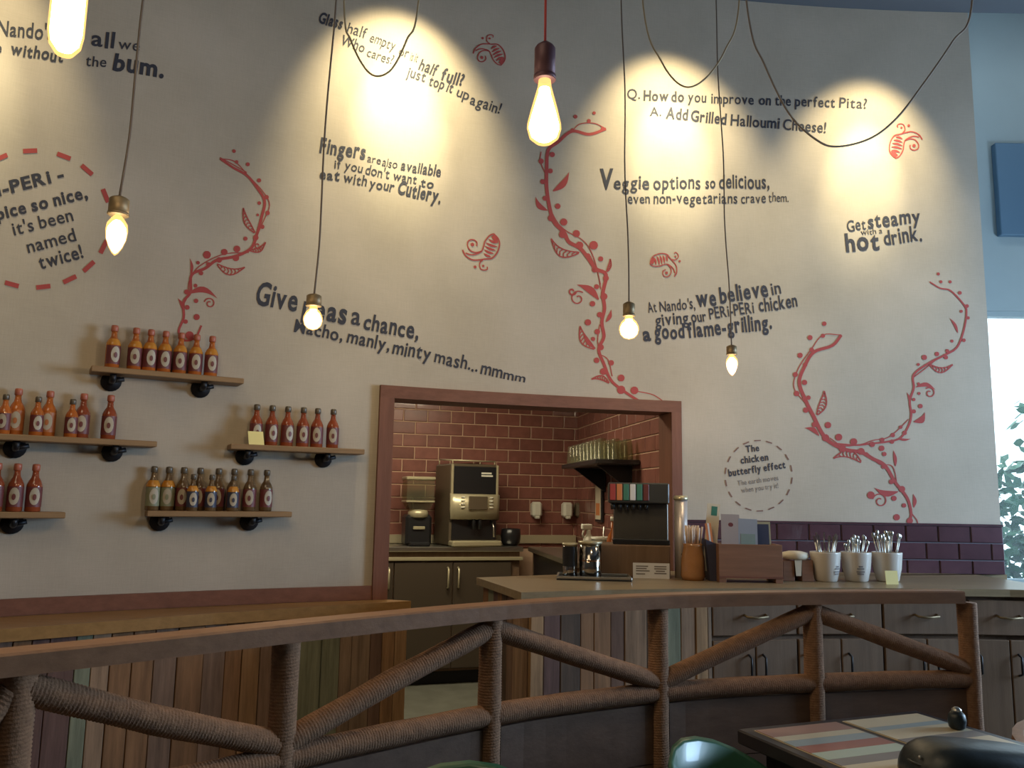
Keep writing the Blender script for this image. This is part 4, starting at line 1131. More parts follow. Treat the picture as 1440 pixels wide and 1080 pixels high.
for x in (0.18, 0.84):
    MB().add([(x - .01, sy * .013, -.03), (x + .01, sy * .013, -.03), (x + .01, sy * .25, -.03), (x - .01, sy * .25, -.03), (x - .01, sy * .013, -.20), (x + .01, sy * .013, -.20)], [(0, 1, 2, 3), (0, 4, 5, 1), (3, 2, 5, 4), (0, 3, 4), (1, 5, 2)]).build('bracket', MT['black'], gs)
tum = None; cnt = 0
rotm = Matrix.Rotation(sang, 3, 'Z')
for ix in range(9):
    for iy in range(3):
        lp = Vector((0.07 + ix * 0.108 + (0.02 if iy % 2 else 0), sy * (0.07 + iy * 0.085), 0)); wp = rotm @ lp + Vector((q0.x, q0.y, gz))
        if tum is None:
            tum = MB().lathe([(.038, 0), (.036, .002), (.028, .125), (.026, .135), (.0, .137)], 12, caps=False).build('drinking_glass', MT['tumbler']); o = tum
        else:
            o = tum.copy(); COL.objects.link(o)
        o.location = wp
        row = ('row against the tiles', 'middle row', 'front row')[iy]
        tag(o, 'upturned tumbler in the %s on the kitchen shelf, %s from the corner' % (row, (ORD + ['ninth'])[ix]), 'glass', 'upturned glasses on the kitchen shelf'); cnt += 1
# dark notice board with a pale sheet under the shelf
nb = thing('notice_board', 'dark notice board with a pale printed sheet under the glass shelf', 'board', (q0.x - sd.x * .04, q0.y - sd.y * .04, gz - .42), sang)
yy = yb(0.012, 0.03); MB().box(0, .19, *yy, 0, .36, .003).build('backing', MT['blackp'], nb)
yy = yb(0.0305, 0.033); sh = MB().box(.02, .17, *yy, .02, .32).build('sheet', MT['cream'], nb)
yy = yb(0.0332, 0.034); MB().box(.04, .15, *yy, .05, .14).build('red_print', MT['orange_card'], sh)

# spray bottle, jug and syrup bottles on the side counter
def side_item(px, off, z=KZ - 0.002):
    q, t = side_pt(px, off); return Vector((q.x, q.y, z))
sp = thing('spray_bottle', 'white trigger spray bottle on the kitchen side counter', 'bottle', side_item(828, .34), 0.4)
MB().lathe([(.036, 0), (.040, .01), (.040, .09), (.030, .13), (.014, .155), (.013, .18)], 18).build('bottle', MT['whitep'], sp)
MB().box(-.05, .022, -.014, .014, .18, .215, .006).build('trigger_head', MT['whitep'], sp)
MB().tube([(-.03, 0, .185), (-.042, 0, .155), (-.036, 0, .13)], .006, 8).build('trigger', MT['whitep'], sp)
jg = thing('milk_jug', 'white tapered jug holding a spoon beside the spray bottle', 'jug', side_item(845, .34), 0)
MB().lathe([(.038, 0), (.042, .01), (.052, .13), (.060, .15), (.056, .15), (.045, .02)], 20).build('body', MT['whitep'], jg)
MB().tube([(.05, .0, .13), (.085, 0, .11), (.08, 0, .05), (.046, 0, .03)], .007, 8).build('handle', MT['whitep'], jg)
MB().tube([(.01, 0, .03), (.02, 0, .21)], .006, 8).build('spoon', MT['steel'], jg)
for px, m_, lb in ((862, 'sauce_orange', 'orange syrup bottle behind the white jug'), (875, 'cap_dark', 'dark green syrup bottle beside the drinks dispenser')):
    sb = thing('syrup_bottle', lb, 'bottle', side_item(px, .36), 0)
    MB().lathe([(.034, 0), (.036, .01), (.036, .14), (.028, .17), (.013, .20), (.012, .25)], 16).build('body', MT[m_], sb)
    MB().lathe([(.015, .25), (.015, .275)], 12).build('cap', MT['whitep'], sb)
    MB().lathe([(.0366, .03), (.0366, .11)], 16, caps=False).build('label', MT['cream'], sb)

# ================================================================== THINGS ON THE BAR
def bar_pt(px, py): return at_z(px, py, BZ)
# post-mix drinks dispenser
dp = bar_pt(905, 812); sdd = F / dp.y
dd = thing('drinks_dispenser', 'tall grey drinks dispenser with a row of coloured flavour buttons on the bar', 'dispenser', (dp.x, dp.y + .10, BZ), -0.10)
k = 1 / (F / (dp.y + 0.1))
def W_(px): return px * k
MB().box(W_(-60), W_(38), -.12, .12, 0, W_(43), .006).build('base', MT['cab'], dd)
MB().box(W_(-36), W_(38), -.02, .12, W_(43), W_(98), .004).build('column', MT['dark_steel'], dd)
MB().box(W_(-38), W_(38), -.11, -.02, W_(43), W_(50), .003).build('drip_grid', MT['blackp'], dd)
hd = MB().box(W_(-44), W_(38), -.10, .12, W_(98), W_(126), .006).build('head', MT['dark_grey'], dd)
for i, m_ in enumerate(('red', 'orange_card', 'green_card', 'paper', 'green_card', 'lab_maroon')):
    b_ = MB().box(W_(-42 + i * 9), W_(-42 + i * 9 + 7.5), -.108, -.10, W_(102), W_(124), .002).build('flavour_button', MT[m_], dd)
    MB().lathe([(.010, -.03), (.012, 0)], 10, c=(W_(-38 + i * 9), -.07, W_(98))).build('nozzle', MT['blackp'], dd)
pc_ = bar_pt(923, 817.5)
o = MB().box(W_(-24), W_(24), -.003, .0, 0, W_(20)).build('price_card', MT['paper'], loc=(pc_.x, dp.y - .045, BZ), rotz=-0.10)
tag(o, 'white printed card standing against the base of the drinks dispenser', 'card')
pr = MB()
for (a0, a1, z) in ((-20, -4, 15), (-20, -6, 12), (-20, -2, 9), (4, 20, 15), (4, 20, 12), (6, 18, 9), (4, 20, 6), (-20, -8, 5)):
    pr.box(W_(a0), W_(a1), -.0042, -.0032, W_(z), W_(z + 1.4))
pr.build('print', MT['letter_pale'], o)
# cup tube
ct = bar_pt(949, 811)
cu = thing('cup_dispenser', 'upright shiny steel cup tube beside the drinks dispenser', 'dispenser', (ct.x + .022, ct.y - .05, BZ), 0)
kk = (ct.y - .05) / F
MB().lathe([(9 * kk, 0), (9 * kk, 106 * kk)], 20).build('tube', MT['satin'], cu)
MB().lathe([(10 * kk, 106 * kk), (10.5 * kk, 108 * kk), (9 * kk, 112 * kk)], 20).build('rim', MT['champagne'], cu)
MB().sphere((.002, -9 * kk, 32 * kk), 2.6 * kk, 10, 6).build('knob', MT['blackp'], cu)
# tray with steel jugs
tp = bar_pt(838, 817)
tr = thing('bar_tray', 'flat steel edged tray on the bar holding two steel pots', 'tray', (tp.x, tp.y + .10, BZ), -0.08)
MB().box(-.17, .17, -.10, .10, 0, .006, .002).build('base', MT['blackp'], tr)
for a_ in ((-.17, .17, -.10, -.09), (-.17, .17, .09, .10), (-.17, -.16, -.09, .09), (.16, .17, -.09, .09)): MB().box(*a_, .006, .018, .002).build('rim', MT['steel'], tr)
for px, r_, h_, m1, lb in ((829, .052, .165, 'steel', 'tall polished steel pot on the bar tray, wider of the two'), (801, .034, .155, 'blackp', 'narrow black and steel pot on the bar tray')):
    q = bar_pt(px, 813)
    po = thing('steel_pot', lb, 'pot', (q.x, tp.y + .10, BZ + .007), 0)
    MB().lathe([(r_ * .92, 0), (r_, .01), (r_, h_ * .93)], 24).build('body', MT['chrome'], po)
    MB().lathe([(r_, h_ * .93), (r_ * 1.08, h_ * .95), (r_ * 1.08, h_), (r_ * .95, h_ * .98)], 24).build('rim', MT['champagne'], po)
    if m1 == 'blackp': MB().lathe([(r_ * 1.02, h_ * .32), (r_ * 1.02, h_ * .90)], 24, caps=False).build('grip_band', MT['blackp'], po)
    else: MB().lathe([(r_ * 1.01, h_ * .45), (r_ * 1.015, h_ * .47), (r_ * 1.01, h_ * .49)], 24, caps=False).build('seam_band', MT['copper'], po)

# straw jar
q = bar_pt(978, 817); kk = q.y / F
sj = thing('straw_jar', 'amber jar packed with wrapped straws beside the menu box', 'jar', (q.x, q.y + .05, BZ), 0)
MB().lathe([(15 * kk, 0), (17 * kk, 6 * kk), (16 * kk, 30 * kk), (13 * kk, 46 * kk), (14 * kk, 50 * kk)], 20).build('body', MT['jar'], sj)
for i in range(26):
    a, r_ = random.uniform(0, 2 * PI), math.sqrt(random.random()) * 12 * kk
    MB().tube([(r_ * math.cos(a) * .9, r_ * math.sin(a) * .9, 48 * kk), (r_ * math.cos(a) * 1.15, r_ * math.sin(a) * 1.15, (72 + random.uniform(-2, 4)) * kk)], 0.0045, 6).build('straw', MT['straw'], sj)
# menu box with leaflets
q = bar_pt(1057, 820); kk = q.y / F; mbx = (q.x, q.y + .075, BZ)
mx = thing('menu_box', 'brown wooden box on short feet holding leaflets on the bar', 'box', mbx, 0.0)
hw, hh, hd_ = 44 * kk, 52 * kk, .07
for n_, a_ in (('front_board', (-hw, hw, -hd_, -hd_ + .012, 6 * kk, hh)), ('back_board', (-hw, hw, hd_ - .012, hd_, 6 * kk, hh)), ('end_board', (-hw, -hw + .012, -hd_ + .0121, hd_ - .0121, 6 * kk, hh)), ('end_board', (hw - .012, hw, -hd_ + .0121, hd_ - .0121, 6 * kk, hh)), ('bottom_board', (-hw + .0121, hw - .0121, -hd_ + .0121, hd_ - .0121, 6 * kk, 9 * kk)),
             ('foot', (-hw, -hw + 10 * kk, -hd_, hd_, 0, 6 * kk)), ('foot', (hw - 10 * kk, hw, -hd_, hd_, 0, 6 * kk))):
    MB().box(*a_, 0.001).build(n_, MT['box_wood'], mx)
MB().box(-hw - .0, hw, -hd_ - .002, -hd_, 6 * kk, 9 * kk).build('lower_strip', MT['frame_x'], mx)


def leaflet(px, w_, top, dy, tilt, m_, label, extra=None, lean=0.1):
    x = (px - 1057) * kk; z0 = 12 * kk; H_ = (820 - top) * kk - z0
    t = thing('leaflet', label, 'leaflet', (mbx[0] + x, mbx[1] + dy, BZ + z0), 0, 'leaflets in the menu box')
    t.rotation_euler = (-lean, tilt, 0)
    c = MB().box(-w_ * kk / 2, w_ * kk / 2, -.0015, .0015, 0, H_).build('card', m_, t)
    if extra: extra(c, H_, w_ * kk)
    return t


leaflet(1034, 26, 727, -.02, 0.02, MT['lilac'], 'lilac-grey leaflet with a dark seal, standing in the menu box', lambda c, H_, w_: MB().add([(w_ * .02 + .012 * math.cos(a * PI / 6), -.0018, H_ * .82 + .010 * math.sin(a * PI / 6)) for a in range(12)], [tuple(range(12))[::-1]]).build('seal', MT['lab_maroon'], c))
leaflet(1058, 27, 733, -.02, 0.03, MT['blue_card'], 'blue-grey leaflet with a faint floral picture in the menu box', lambda c, H_, w_: MB().box(-w_ * .38, w_ * .38, -.0022, -.0016, H_ * .35, H_ * .72).build('picture', MT['pic'], c) and None)
leaflet(1084, 25, 737, .03, 0.0, MT['champagne'], 'dark slim framed card at the end of the menu box', lambda c, H_, w_: MB().box(-w_ * .40, w_ * .40, -.0024, -.0016, H_ * .1, H_ * .95).build('picture', MT['lab_navy'], c))
# slanted leaflet stand left of the box
q2 = bar_pt(1003, 818)
ls = thing('leaflet_stand', 'dark slanted stand beside the menu box holding tall leaflets', 'stand', (q2.x + .004, q2.y + .07, BZ), 0)
MB().add([(-.012, -.05, 0), (.018, -.05, 0), (.018, .05, 0), (-.012, .05, 0), (-.030, -.05, .19), (.018, -.05, .17), (.018, .05, .17), (-.030, .05, .19)], [(0, 3, 2, 1), (4, 5, 6, 7), (0, 1, 5, 4), (1, 2, 6, 5), (2, 3, 7, 6), (3, 0, 4, 7)]).build('holder', MT['lab_navy'], ls)
for xo, yo, tl, H_, m_, lb in ((-.012, .0, .16, .335, 'cream', 'cream leaflet with a green square rising out of the dark stand'), (.008, -.03, -.20, .245, 'orange_card', 'orange and white leaflet leaning in the dark stand')):
    t = thing('leaflet', lb, 'leaflet', (q2.x + .01 + xo, q2.y + .07 + yo, BZ + .02), 0, 'leaflets in the dark stand'); t.rotation_euler = (0, tl * .6, 0)
    c = MB().box(-.034 if m_ == 'cream' else -.014, .026 if m_ == 'cream' else .014, -.0015, .0015, .02, H_).build('card', MT[m_], t)
    if m_ == 'cream': MB().box(-.014, .014, -.0022, -.0016, H_ - .055, H_ - .012).build('green_square', MT['green_card'], c)
    else: MB().box(-.004, .004, -.0022, -.0016, .06, H_).build('white_stripe', MT['paper'], c)
# napkin holder
q = bar_pt(1124, 818); kk = q.y / F
nh = thing('napkin_holder', 'small brown wooden napkin holder between the menu box and the cutlery pots', 'holder', (q.x, q.y + .05, BZ), 0)
MB().box(-21 * kk, -5 * kk, -.04, .05, 0, 28 * kk, .002).build('side_block', MT['box_wood'], nh)
MB().box(5 * kk, 21 * kk, -.04, .05, 0, 29 * kk, .002).build('side_block', MT['box_wood'], nh)
MB().box(-5 * kk, 5 * kk, .03, .05, 0, 26 * kk, .001).build('back_block', MT['box_wood'], nh)
npk = thing('napkin_stack', 'cream paper napkins fanned over the brown holder with one hanging down', 'napkins', (q.x, q.y + .05, BZ + 29.5 * kk), 0)
prof = []
MB().lathe([(0.002, 0.0), (16 * kk, .0), (19 * kk, 4 * kk), (17 * kk, 9 * kk), (9 * kk, 11 * kk), (.002, 11.5 * kk)], 14, caps=False).build('folded_napkin', MT['yellow'] if False else MT['cream'], npk)
MB().add([(-5 * kk, -.045, 0), (5 * kk, -.045, 0), (3.5 * kk, -.046, -22 * kk), (-3.5 * kk, -.046, -22 * kk), (-5 * kk, -.042, 0), (5 * kk, -.042, 0), (3.5 * kk, -.043, -22 * kk), (-3.5 * kk, -.043, -22 * kk)], [(3, 2, 1, 0), (4, 5, 6, 7), (0, 1, 5, 4), (1, 2, 6, 5), (2, 3, 7, 6), (3, 0, 4, 7)]).build('hanging_napkin', MT['cream'], npk)
# cutlery pots
pot0 = None
for i, (px, lb) in enumerate(((1168, 'white ceramic pot of knives next to the napkin holder'), (1212, 'white ceramic pot of forks in the middle of three, with a printed emblem'), (1256, 'white ceramic pot of spoons with a yellow card before it'))):
    q = bar_pt(px, 819); kk = q.y / F
    pt = thing('cutlery_pot', lb, 'pot', (q.x, q.y + .055, BZ), 0.0, 'cutlery pots on the bar')
    kk = (q.y + .055) / F
    if pot0 is None:
        pot0 = MB().lathe([(13.5 * kk, 0), (15 * kk, 2 * kk), (18.5 * kk, 18 * kk), (20.3 * kk, 38 * kk), (20.3 * kk, 40 * kk), (19 * kk, 40 * kk), (17 * kk, 18 * kk), (13 * kk, 4 * kk)], 26).build('pot_body', MT['white'], pt)
    else:
        o = pot0.copy(); COL.objects.link(o); o.parent = pt
    em = MB()
    for z_, w_ in ((20, 3), (17, 5), (13, 6), (10, 5)):
        rr_ = 18.6 * kk if z_ >= 18 else (15 + 3.5 * (z_ / 18)) * kk
        em.add([v for v in lab_patch(rr_ + .0012, z_ * kk, (z_ + 2) * kk, -PI / 2 - .05 * w_ + (.6 if i == 0 else (-.1 if i == 1 else -2.2)), -PI / 2 + .05 * w_ + (.6 if i == 0 else (-.1 if i == 1 else -2.2)), .0014, 4).v], [(2 * j, 2 * j + 2, 2 * j + 3, 2 * j + 1) for j in range(4)], True)
    em.build('emblem', MT['letter_pale'], pt)
    for c_ in range(16):
        a, r_ = random.uniform(0, 2 * PI), 14 * kk * math.sqrt(random.random()); h_ = random.uniform(44, 58) * kk if i < 2 else random.uniform(54, 64) * kk
        dx, dy = math.cos(a) * r_, math.sin(a) * r_
        top = Vector((dx * 1.35 + (.01 if i == 1 else 0), dy * 1.2, h_)); nm = ('knife', 'fork', 'spoon')[i]
        m_ = MB().tube([(dx * .7, dy * .7, 20 * kk), top], .0028, 6)
        if i == 0: m_.obox(top - Vector((0, 0, .005)), top + Vector((dx * .1, 0, .028)), .011, .003, (1, 0, 0))
        elif i == 1: m_.sphere(tuple(top + Vector((0, 0, .008))), .008, 8, 5, (1, .4, 1.6))
        else: m_.sphere(tuple(top + Vector((0, 0, .006))), .009, 8, 5, (1, .4, 1.5))
        m_.build(nm, MT['steel'], pt)
q = bar_pt(1255, 822)
o = MB().box(-.030, .030, -.001, .001, 0, .062).build('price_card', MT['yellow'], loc=(q.x, q.y, BZ), rotz=0.1); o.rotation_euler = (-0.12, 0, .1)
tag(o, 'small yellow card propped against the last cutlery pot on the bar', 'card')

# ================================================================== ROPE-WRAPPED RAILING
RZ = 1.10
rp = [at_z(x, y, RZ) for x, y in ((-120, 934), (0, 920.5), (240, 896), (480, 871), (713, 849.5), (860, 840.5), (1000, 835), (1200, 832), (1357, 831.5))]
rp = [Vector((p.x, p.y, 0)) for p in rp]
rs = [Vector(p) for p in smooth_path(rp, 5)]
rail = thing('rope_railing', 'low wooden railing with rope-wrapped posts and diagonal braces before the counters', 'railing', (rp[4].x, rp[4].y, 0))
O = rail.location.copy()
mb = MB(); vs = []; fs = []
hwid = 0.0425
ctr = []
for i, p in enumerate(rs):
    t = (rs[min(i + 1, len(rs) - 1)] - rs[max(i - 1, 0)]).normalized(); nn = Vector((-t.y, t.x, 0))
    if nn.y < 0: nn = -nn
    a, b = p, p + nn * 0.064; ctr.append(p + nn * 0.032)
    for q, z in ((a, RZ - .036), (a, RZ - .004), (a + nn * .004, RZ), (b - nn * .004, RZ), (b, RZ - .004), (b, RZ - .036)): vs.append((q.x - O.x, q.y - O.y, z))
m6 = 6
for i in range(len(rs) - 1):
    for k in range(m6): fs.append((i * m6 + k, (i + 1) * m6 + k, (i + 1) * m6 + (k + 1) % m6, i * m6 + (k + 1) % m6))
fs += [tuple(range(m6)), tuple((len(rs) - 1) * m6 + k for k in reversed(range(m6)))]
MB().add(vs, fs).build('top_rail', MT['rail'], rail)
ctrw = [(p.x, p.y) for p in ctr]


def rope_tube(pts, r, name, pitch=0.0065, seg=12):
    """a bar wound with rope: every turn of rope is a raised ring that climbs a little round the bar"""
    P = [Vector(p) for p in pts]; L_ = [0]
    for i in range(len(P) - 1): L_.append(L_[-1] + (P[i + 1] - P[i]).length)
    def at(s):
        for i in range(len(P) - 1):
            if s <= L_[i + 1] or i == len(P) - 2: return P[i].lerp(P[i + 1], (s - L_[i]) / (L_[i + 1] - L_[i]))
    n = max(8, int(L_[-1] / pitch) * 3); t0 = (P[-1] - P[0]).normalized()
    ref = Vector((0, 0, 1)) if abs(t0.z) < .9 else Vector((0, 1, 0)); u = t0.cross(ref).normalized(); w_ = t0.cross(u)
    vs = []
    for i in range(n + 1):
        s = L_[-1] * i / n; c = at(s); wob = 0.0005 * math.sin(s * 31)
        for k in range(seg):
            a = 2 * PI * k / seg; ph = 2 * PI * (s / pitch) - a
            rr_ = r + wob + 0.0012 * (abs(math.sin(ph / 2)) - .5) * 1.6
            vs.append(c + (u * math.cos(a) + w_ * math.sin(a)) * rr_)
    fs = [(i * seg + k, i * seg + (k + 1) % seg, (i + 1) * seg + (k + 1) % seg, (i + 1) * seg + k) for i in range(n) for k in range(seg)]
    fs += [tuple(reversed(range(seg))), tuple(n * seg + k for k in range(seg))]
    mb = MB(); mb.add([(v.x - O.x, v.y - O.y, v.z) for v in vs], fs, True); return mb.build(name, MT['rope'], rail)


LZ = 0.842
pp = [-105, 52, 414, 694, 924, 1137, 1351]
def ext(l):
    a, b = l[0], l[1]; c, d = l[-1], l[-2]
    return [(a[0] * 2 - b[0], a[1] * 2 - b[1])] + l + [(c[0] * 2 - d[0], c[1] * 2 - d[1])]


PC = [at_line(px, 0, ext(ext(ext(ctrw)))) for px in pp]
PC[0] = PC[0] if PC[0] else Vector((ctrw[0][0], ctrw[0][1], 0))
for p in PC: rope_tube([(p.x, p.y, 0.0), (p.x, p.y, RZ - .0365)], 0.0275, 'post')
for i in range(len(PC) - 1):
    a, b = PC[i], PC[i + 1]
    A = [c for c in ctrw if a.x < c[0] < b.x]
    pth = [(a.x, a.y, LZ)] + [(c[0], c[1], LZ) for c in A] + [(b.x, b.y, LZ)]
    rope_tube(pth, 0.0255, 'lower_rail')
    d = (b - a).normalized()
    up_first = i % 2 == 1   # from post top down to next post bottom
    if up_first: q0, q1 = (a + d * .012), (b - d * .012); z0, z1 = RZ - .062, LZ + .030
    else: q0, q1 = (a + d * .012), (b - d * .012); z0, z1 = LZ + .030, RZ - .062
    mid = (q0 + q1) / 2; cm_ = at_line(0.5 * (pp[i] + pp[i + 1]), 0, ctrw); mid = cm_ if cm_ else mid
    rope_tube([(q0.x, q0.y, z0), (mid.x * .5 + (q0.x + q1.x) * .25, mid.y * .5 + (q0.y + q1.y) * .25, (z0 + z1) / 2), (q1.x, q1.y, z1)], 0.0245, 'brace')
    # boards under the lower rail
    zt = LZ - .026; nb_ = 5; hb = (zt - 0.06) / nb_
    for r_ in range(nb_):
        z1_, z0_ = zt - r_ * hb - .0015, zt - (r_ + 1) * hb + .0015
        pts = [a + d * .026] + [Vector((c[0], c[1], 0)) for c in A if (Vector((c[0], c[1], 0)) - a).length > .04 and (Vector((c[0], c[1], 0)) - b).length > .04] + [b - d * .026]
        mbb = MB(); vs = []; fs = []
        for j, q in enumerate(pts):
            tt = (pts[min(j + 1, len(pts) - 1)] - pts[max(j - 1, 0)]).normalized(); nn = Vector((-tt.y, tt.x, 0)); nn = -nn if nn.y < 0 else nn
            for w_, z_ in ((-.010, z0_), (-.010, z1_), (.010, z1_), (.010, z0_)): vs.append((q.x + nn.x * w_ - O.x, q.y + nn.y * w_ - O.y, z_))
        for j in range(len(pts) - 1):
            for k_ in range(4): fs.append((j * 4 + k_, (j + 1) * 4 + k_, (j + 1) * 4 + (k_ + 1) % 4, j * 4 + (k_ + 1) % 4))
        e_ = len(pts) - 1; fs += [(0, 1, 2, 3), (e_ * 4 + 3, e_ * 4 + 2, e_ * 4 + 1, e_ * 4)]
        mbb.add(vs, fs).build('board', MT['board'], rail)

# ================================================================== HANGING BULBS
def glow_light(name, loc, power, rad):
    l = bpy.data.lights.new(name, 'POINT'); l.energy = power; l.color = (1.0, 0.73, 0.42); l.shadow_soft_size = rad
    o = bpy.data.objects.new(name, l); COL.objects.link(o); o.location = loc; return o


SHAPES = {
    'candle': [(.30, 1.0), (.55, .93), (.92, .78), (1.0, .62), (.92, .42), (.62, .20), (.30, .06), (.05, 0)],
    'globe': [(.38, 1.0), (.42, .90), (.75, .76), (.97, .56), (1.0, .42), (.88, .22), (.55, .07), (.05, 0)],
    'edison': [(.36, 1.0), (.40, .90), (.55, .76), (.80, .52), (.98, .32), (1.0, .24), (.86, .11), (.50, .03), (.05, 0)],
    'tube': [(.45, 1.0), (.9, .92), (1.0, .8), (1.0, .25), (.88, .12), (.5, .03), (.08, 0)]}


def pendant(px_top, px, py0, py1, py2, s, rsock, rbulb, shape, m_cord, m_sock, label, power, cordr=0.0032, py_top=0, wav=0.004):
    """py0 top of socket, py1 socket/bulb joint, py2 bulb bottom"""
    c0 = at_s(px, py1, s); D = c0.y
    k = 1 / s
    z1 = c0.z; z0 = z1 + (py1 - py0) * k; zb = z1 - (py2 - py1) * k
    t = thing('pendant_lamp', label, 'lamp', (c0.x, c0.y, z1))
    top = CEIL - z1
    n = 14; path = []
    off = at_s(px_top, py_top, s).x - c0.x; hh_ = at_s(px_top, py_top, s).z - z1
    for i in range(n + 1):
        z = (z0 - z1) + (top - (z0 - z1)) * i / n
        x = off * min(z / max(hh_, .01), 1.3) + wav * math.sin(i * 1.3)
        path.append((x if i > 0 else 0, wav * .6 * math.sin(i * 2.1) if i else 0, z))
    path[-1] = (path[-1][0], path[-1][1], top + .002)
    MB().tube(smooth_path(path, 3), cordr, 6).build('cord', m_cord, t)
    sr = rsock * k; br = rbulb * k; hs = z0 - z1; hb = z1 - zb
    MB().lathe([(sr, 0), (sr, hs * .82), (sr * .82, hs * .9), (sr * .35, hs)], 20).lathe([(sr * 1.06, hs * .02), (sr * 1.06, hs * .12)], 20).build('socket', m_sock, t)
    g_ = MB().lathe([(r_ * br, -hb * (1 - z_)) for r_, z_ in reversed(SHAPES[shape])], 20).build('bulb', B_GLASS, t)
    cr = [(r_ * br * .88, -hb * (1 - (0.05 + z_ * .82))) for r_, z_ in reversed(SHAPES[shape])]
    cc = MB().lathe(cr, 16).build('filament', B_CORE, g_)
    glow_light('bulb_glow', (c0.x, c0.y, zb - .03), power, .02)
    return t


pendant(112, 103, -70, -55, 90, 800, 18, 23, 'tube', MT['cord'], MT['brass'], 'hanging lamp with a long tubular bulb cut by the top edge', 4.0, .003, -100)
pendant(181, 166, 275, 303, 361, 560, 13.5, 14.5, 'candle', MT['cord'], MT['brass'], 'hanging brass lamp with a pointed bulb in front of the dashed circle', 4.0, .0032)
pendant(456, 441, 413, 431, 465, 430, 10.5, 13.5, 'globe', MT['cord'], MT['brass'], 'hanging brass lamp with a small round bulb over the peas slogan', 5.0)
pendant(766, 766, 56, 113, 208, 620, 15, 24, 'edison', MT['cord_red'], MT['plum'], 'hanging lamp on a red cord with a big teardrop bulb', 5.5, .0032)
pendant(884, 884.5, 424, 445, 478, 345, 8.5, 14, 'globe', MT['cord'], MT['brass'], 'hanging brass lamp with a round bulb beside the flame-grilling slogan', 5.0)
pendant(1025, 1029, 485, 499, 529, 300, 7.2, 8.2, 'candle', MT['cord'], MT['brass'], 'hanging lamp with a small pointed bulb over the bar', 3.6, .0032)


def cable(pts, r, label, m_=None):
    P = [at_s(x, y, s) for x, y, s in pts]
    for q in (0, -1): P[q].z = CEIL + .001 if abs(P[q].z - CEIL) < .6 else P[q].z
    P = smooth_path([tuple(p) for p in P], 8); c = P[len(P) // 2]
    o = MB().tube(P, r, 7).build('looped_cable', m_ or MT['cord_tan'], shift=tuple(c)); return tag(o, label, 'cable')


def ceil_end(px, py, s):
    """start a cable at the ceiling above image point px,py"""
    p = at_s(px, py, s); return p


def cable3(start, mids, end, r, label, m_):
    pts = [start] + [at_s(*m) for m in mids] + [end]
    P = smooth_path([tuple(p) for p in pts], 8); c = P[len(P) // 2]
    return tag(MB().tube(P, r, 7).build('looped_cable', m_, shift=tuple(c)), label, 'cable')


def above(px, py, s, dx=0.0):
    p = at_s(px, py, s); return Vector((p.x + dx, p.y, CEIL + .002))


cable3(above(480, 0, 340, -.02), [(484, 0, 340), (494, 58, 340), (520, 103, 340), (548, 100, 340), (572, 56, 340), (589, 0, 340)], above(593, 0, 340, .02), .0042, 'tan cable hanging in a loop in front of the middle light pool', MT['cord_tan'])
cable3(above(897, 0, 330, -.02), [(905, 10, 330), (930, 86, 330), (960, 121, 330), (990, 112, 330), (1020, 70, 330), (1040, 0, 330)], above(1045, 0, 330, .02), .0038, 'thin tan cable loop above the pita question', MT['cord_tan'])
cable3(above(1050, 0, 300, -.05), [(1054, 30, 300), (1075, 90, 300), (1110, 160, 300), (1150, 198, 300), (1180, 206, 300), (1225, 194, 300), (1262, 165, 300), (1300, 116, 300), (1340, 58, 300), (1366, 12, 300)], above(1372, 0, 300, .03), .0048, 'long thin cable sagging across the pita question to the wall end', MT['cord_grey'])
# (lamp cords and cables end in the dark ceiling)

# ================================================================== TABLE, CHAIRS AND THINGS IN FRONT
TZ = 0.78
c1, c2 = at_z(1036, 1025, TZ), at_z(1288, 999, TZ)
tx = (c2 - c1); tx.z = 0; wid = tx.length; tx.normalize(); ty = Vector((tx.y, -tx.x, 0))
tang = math.atan2(tx.y, tx.x)
tb = thing('dining_table', 'dark dining table with striped painted inlays, standing by the railing', 'table', (c1.x, c1.y, 0), tang)
TW, TD = wid, 0.80
MB().box(0, TW, -TD, 0, TZ - .035, TZ, .004).build('tabletop', MT['table'], tb)
for x in (.07, TW - .07):
    for y in (-.07, -TD + .07): MB().box(x - .02, x + .02, y - .02, y + .02, 0, TZ - .036, .003).build('leg', MT['table'], tb)
MB().box(.05, TW - .05, -TD + .05, -.05, TZ - .095, TZ - .036).build('apron', MT['table'], tb)
sp_ = [('st_pink', .16), ('st_cream', .1), ('st_blue', .14), ('st_rose', .14), ('st_mint', .14), ('st_grey', .10), ('st_cream', .22)]
def inlay(x0, x1, y0, y1, order):
    pl = MB().box(x0, x1, y0, y1, TZ - .001, TZ + .0015).build('inlay', MT['st_cream'], tb)
    y = y1 - .004; Ht = (y1 - y0 - .008)
    for k_, f_ in order:
        MB().box(x0 + .003, x1 - .003, y - Ht * f_, y - .0005, TZ + .0015, TZ + .0028).build('stripe', MT[k_], pl); y -= Ht * f_
cw = (TW - .03 - .03 - .022) / 2
sA = [('st_pink', .09), ('st_cream', .05), ('st_blue', .06), ('st_rose', .07), ('st_mint', .07), ('st_grey', .06), ('st_cream', .12), ('st_pink', .08), ('st_cream', .10), ('st_blue', .10), ('st_grey', .06), ('st_cream', .14)]
sB = [('st_cream', .10), ('st_blue', .04), ('st_cream', .10), ('st_grey', .06), ('st_cream', .10), ('st_mint', .06), ('st_pink', .08), ('st_cream', .12), ('st_rose', .08), ('st_cream', .12), ('st_blue', .06), ('st_cream', .08)]
inlay(.03, .03 + cw, -TD + .03, -.03, sA)
inlay(.052 + cw, .052 + 2 * cw, -TD + .03, -.03, sB)

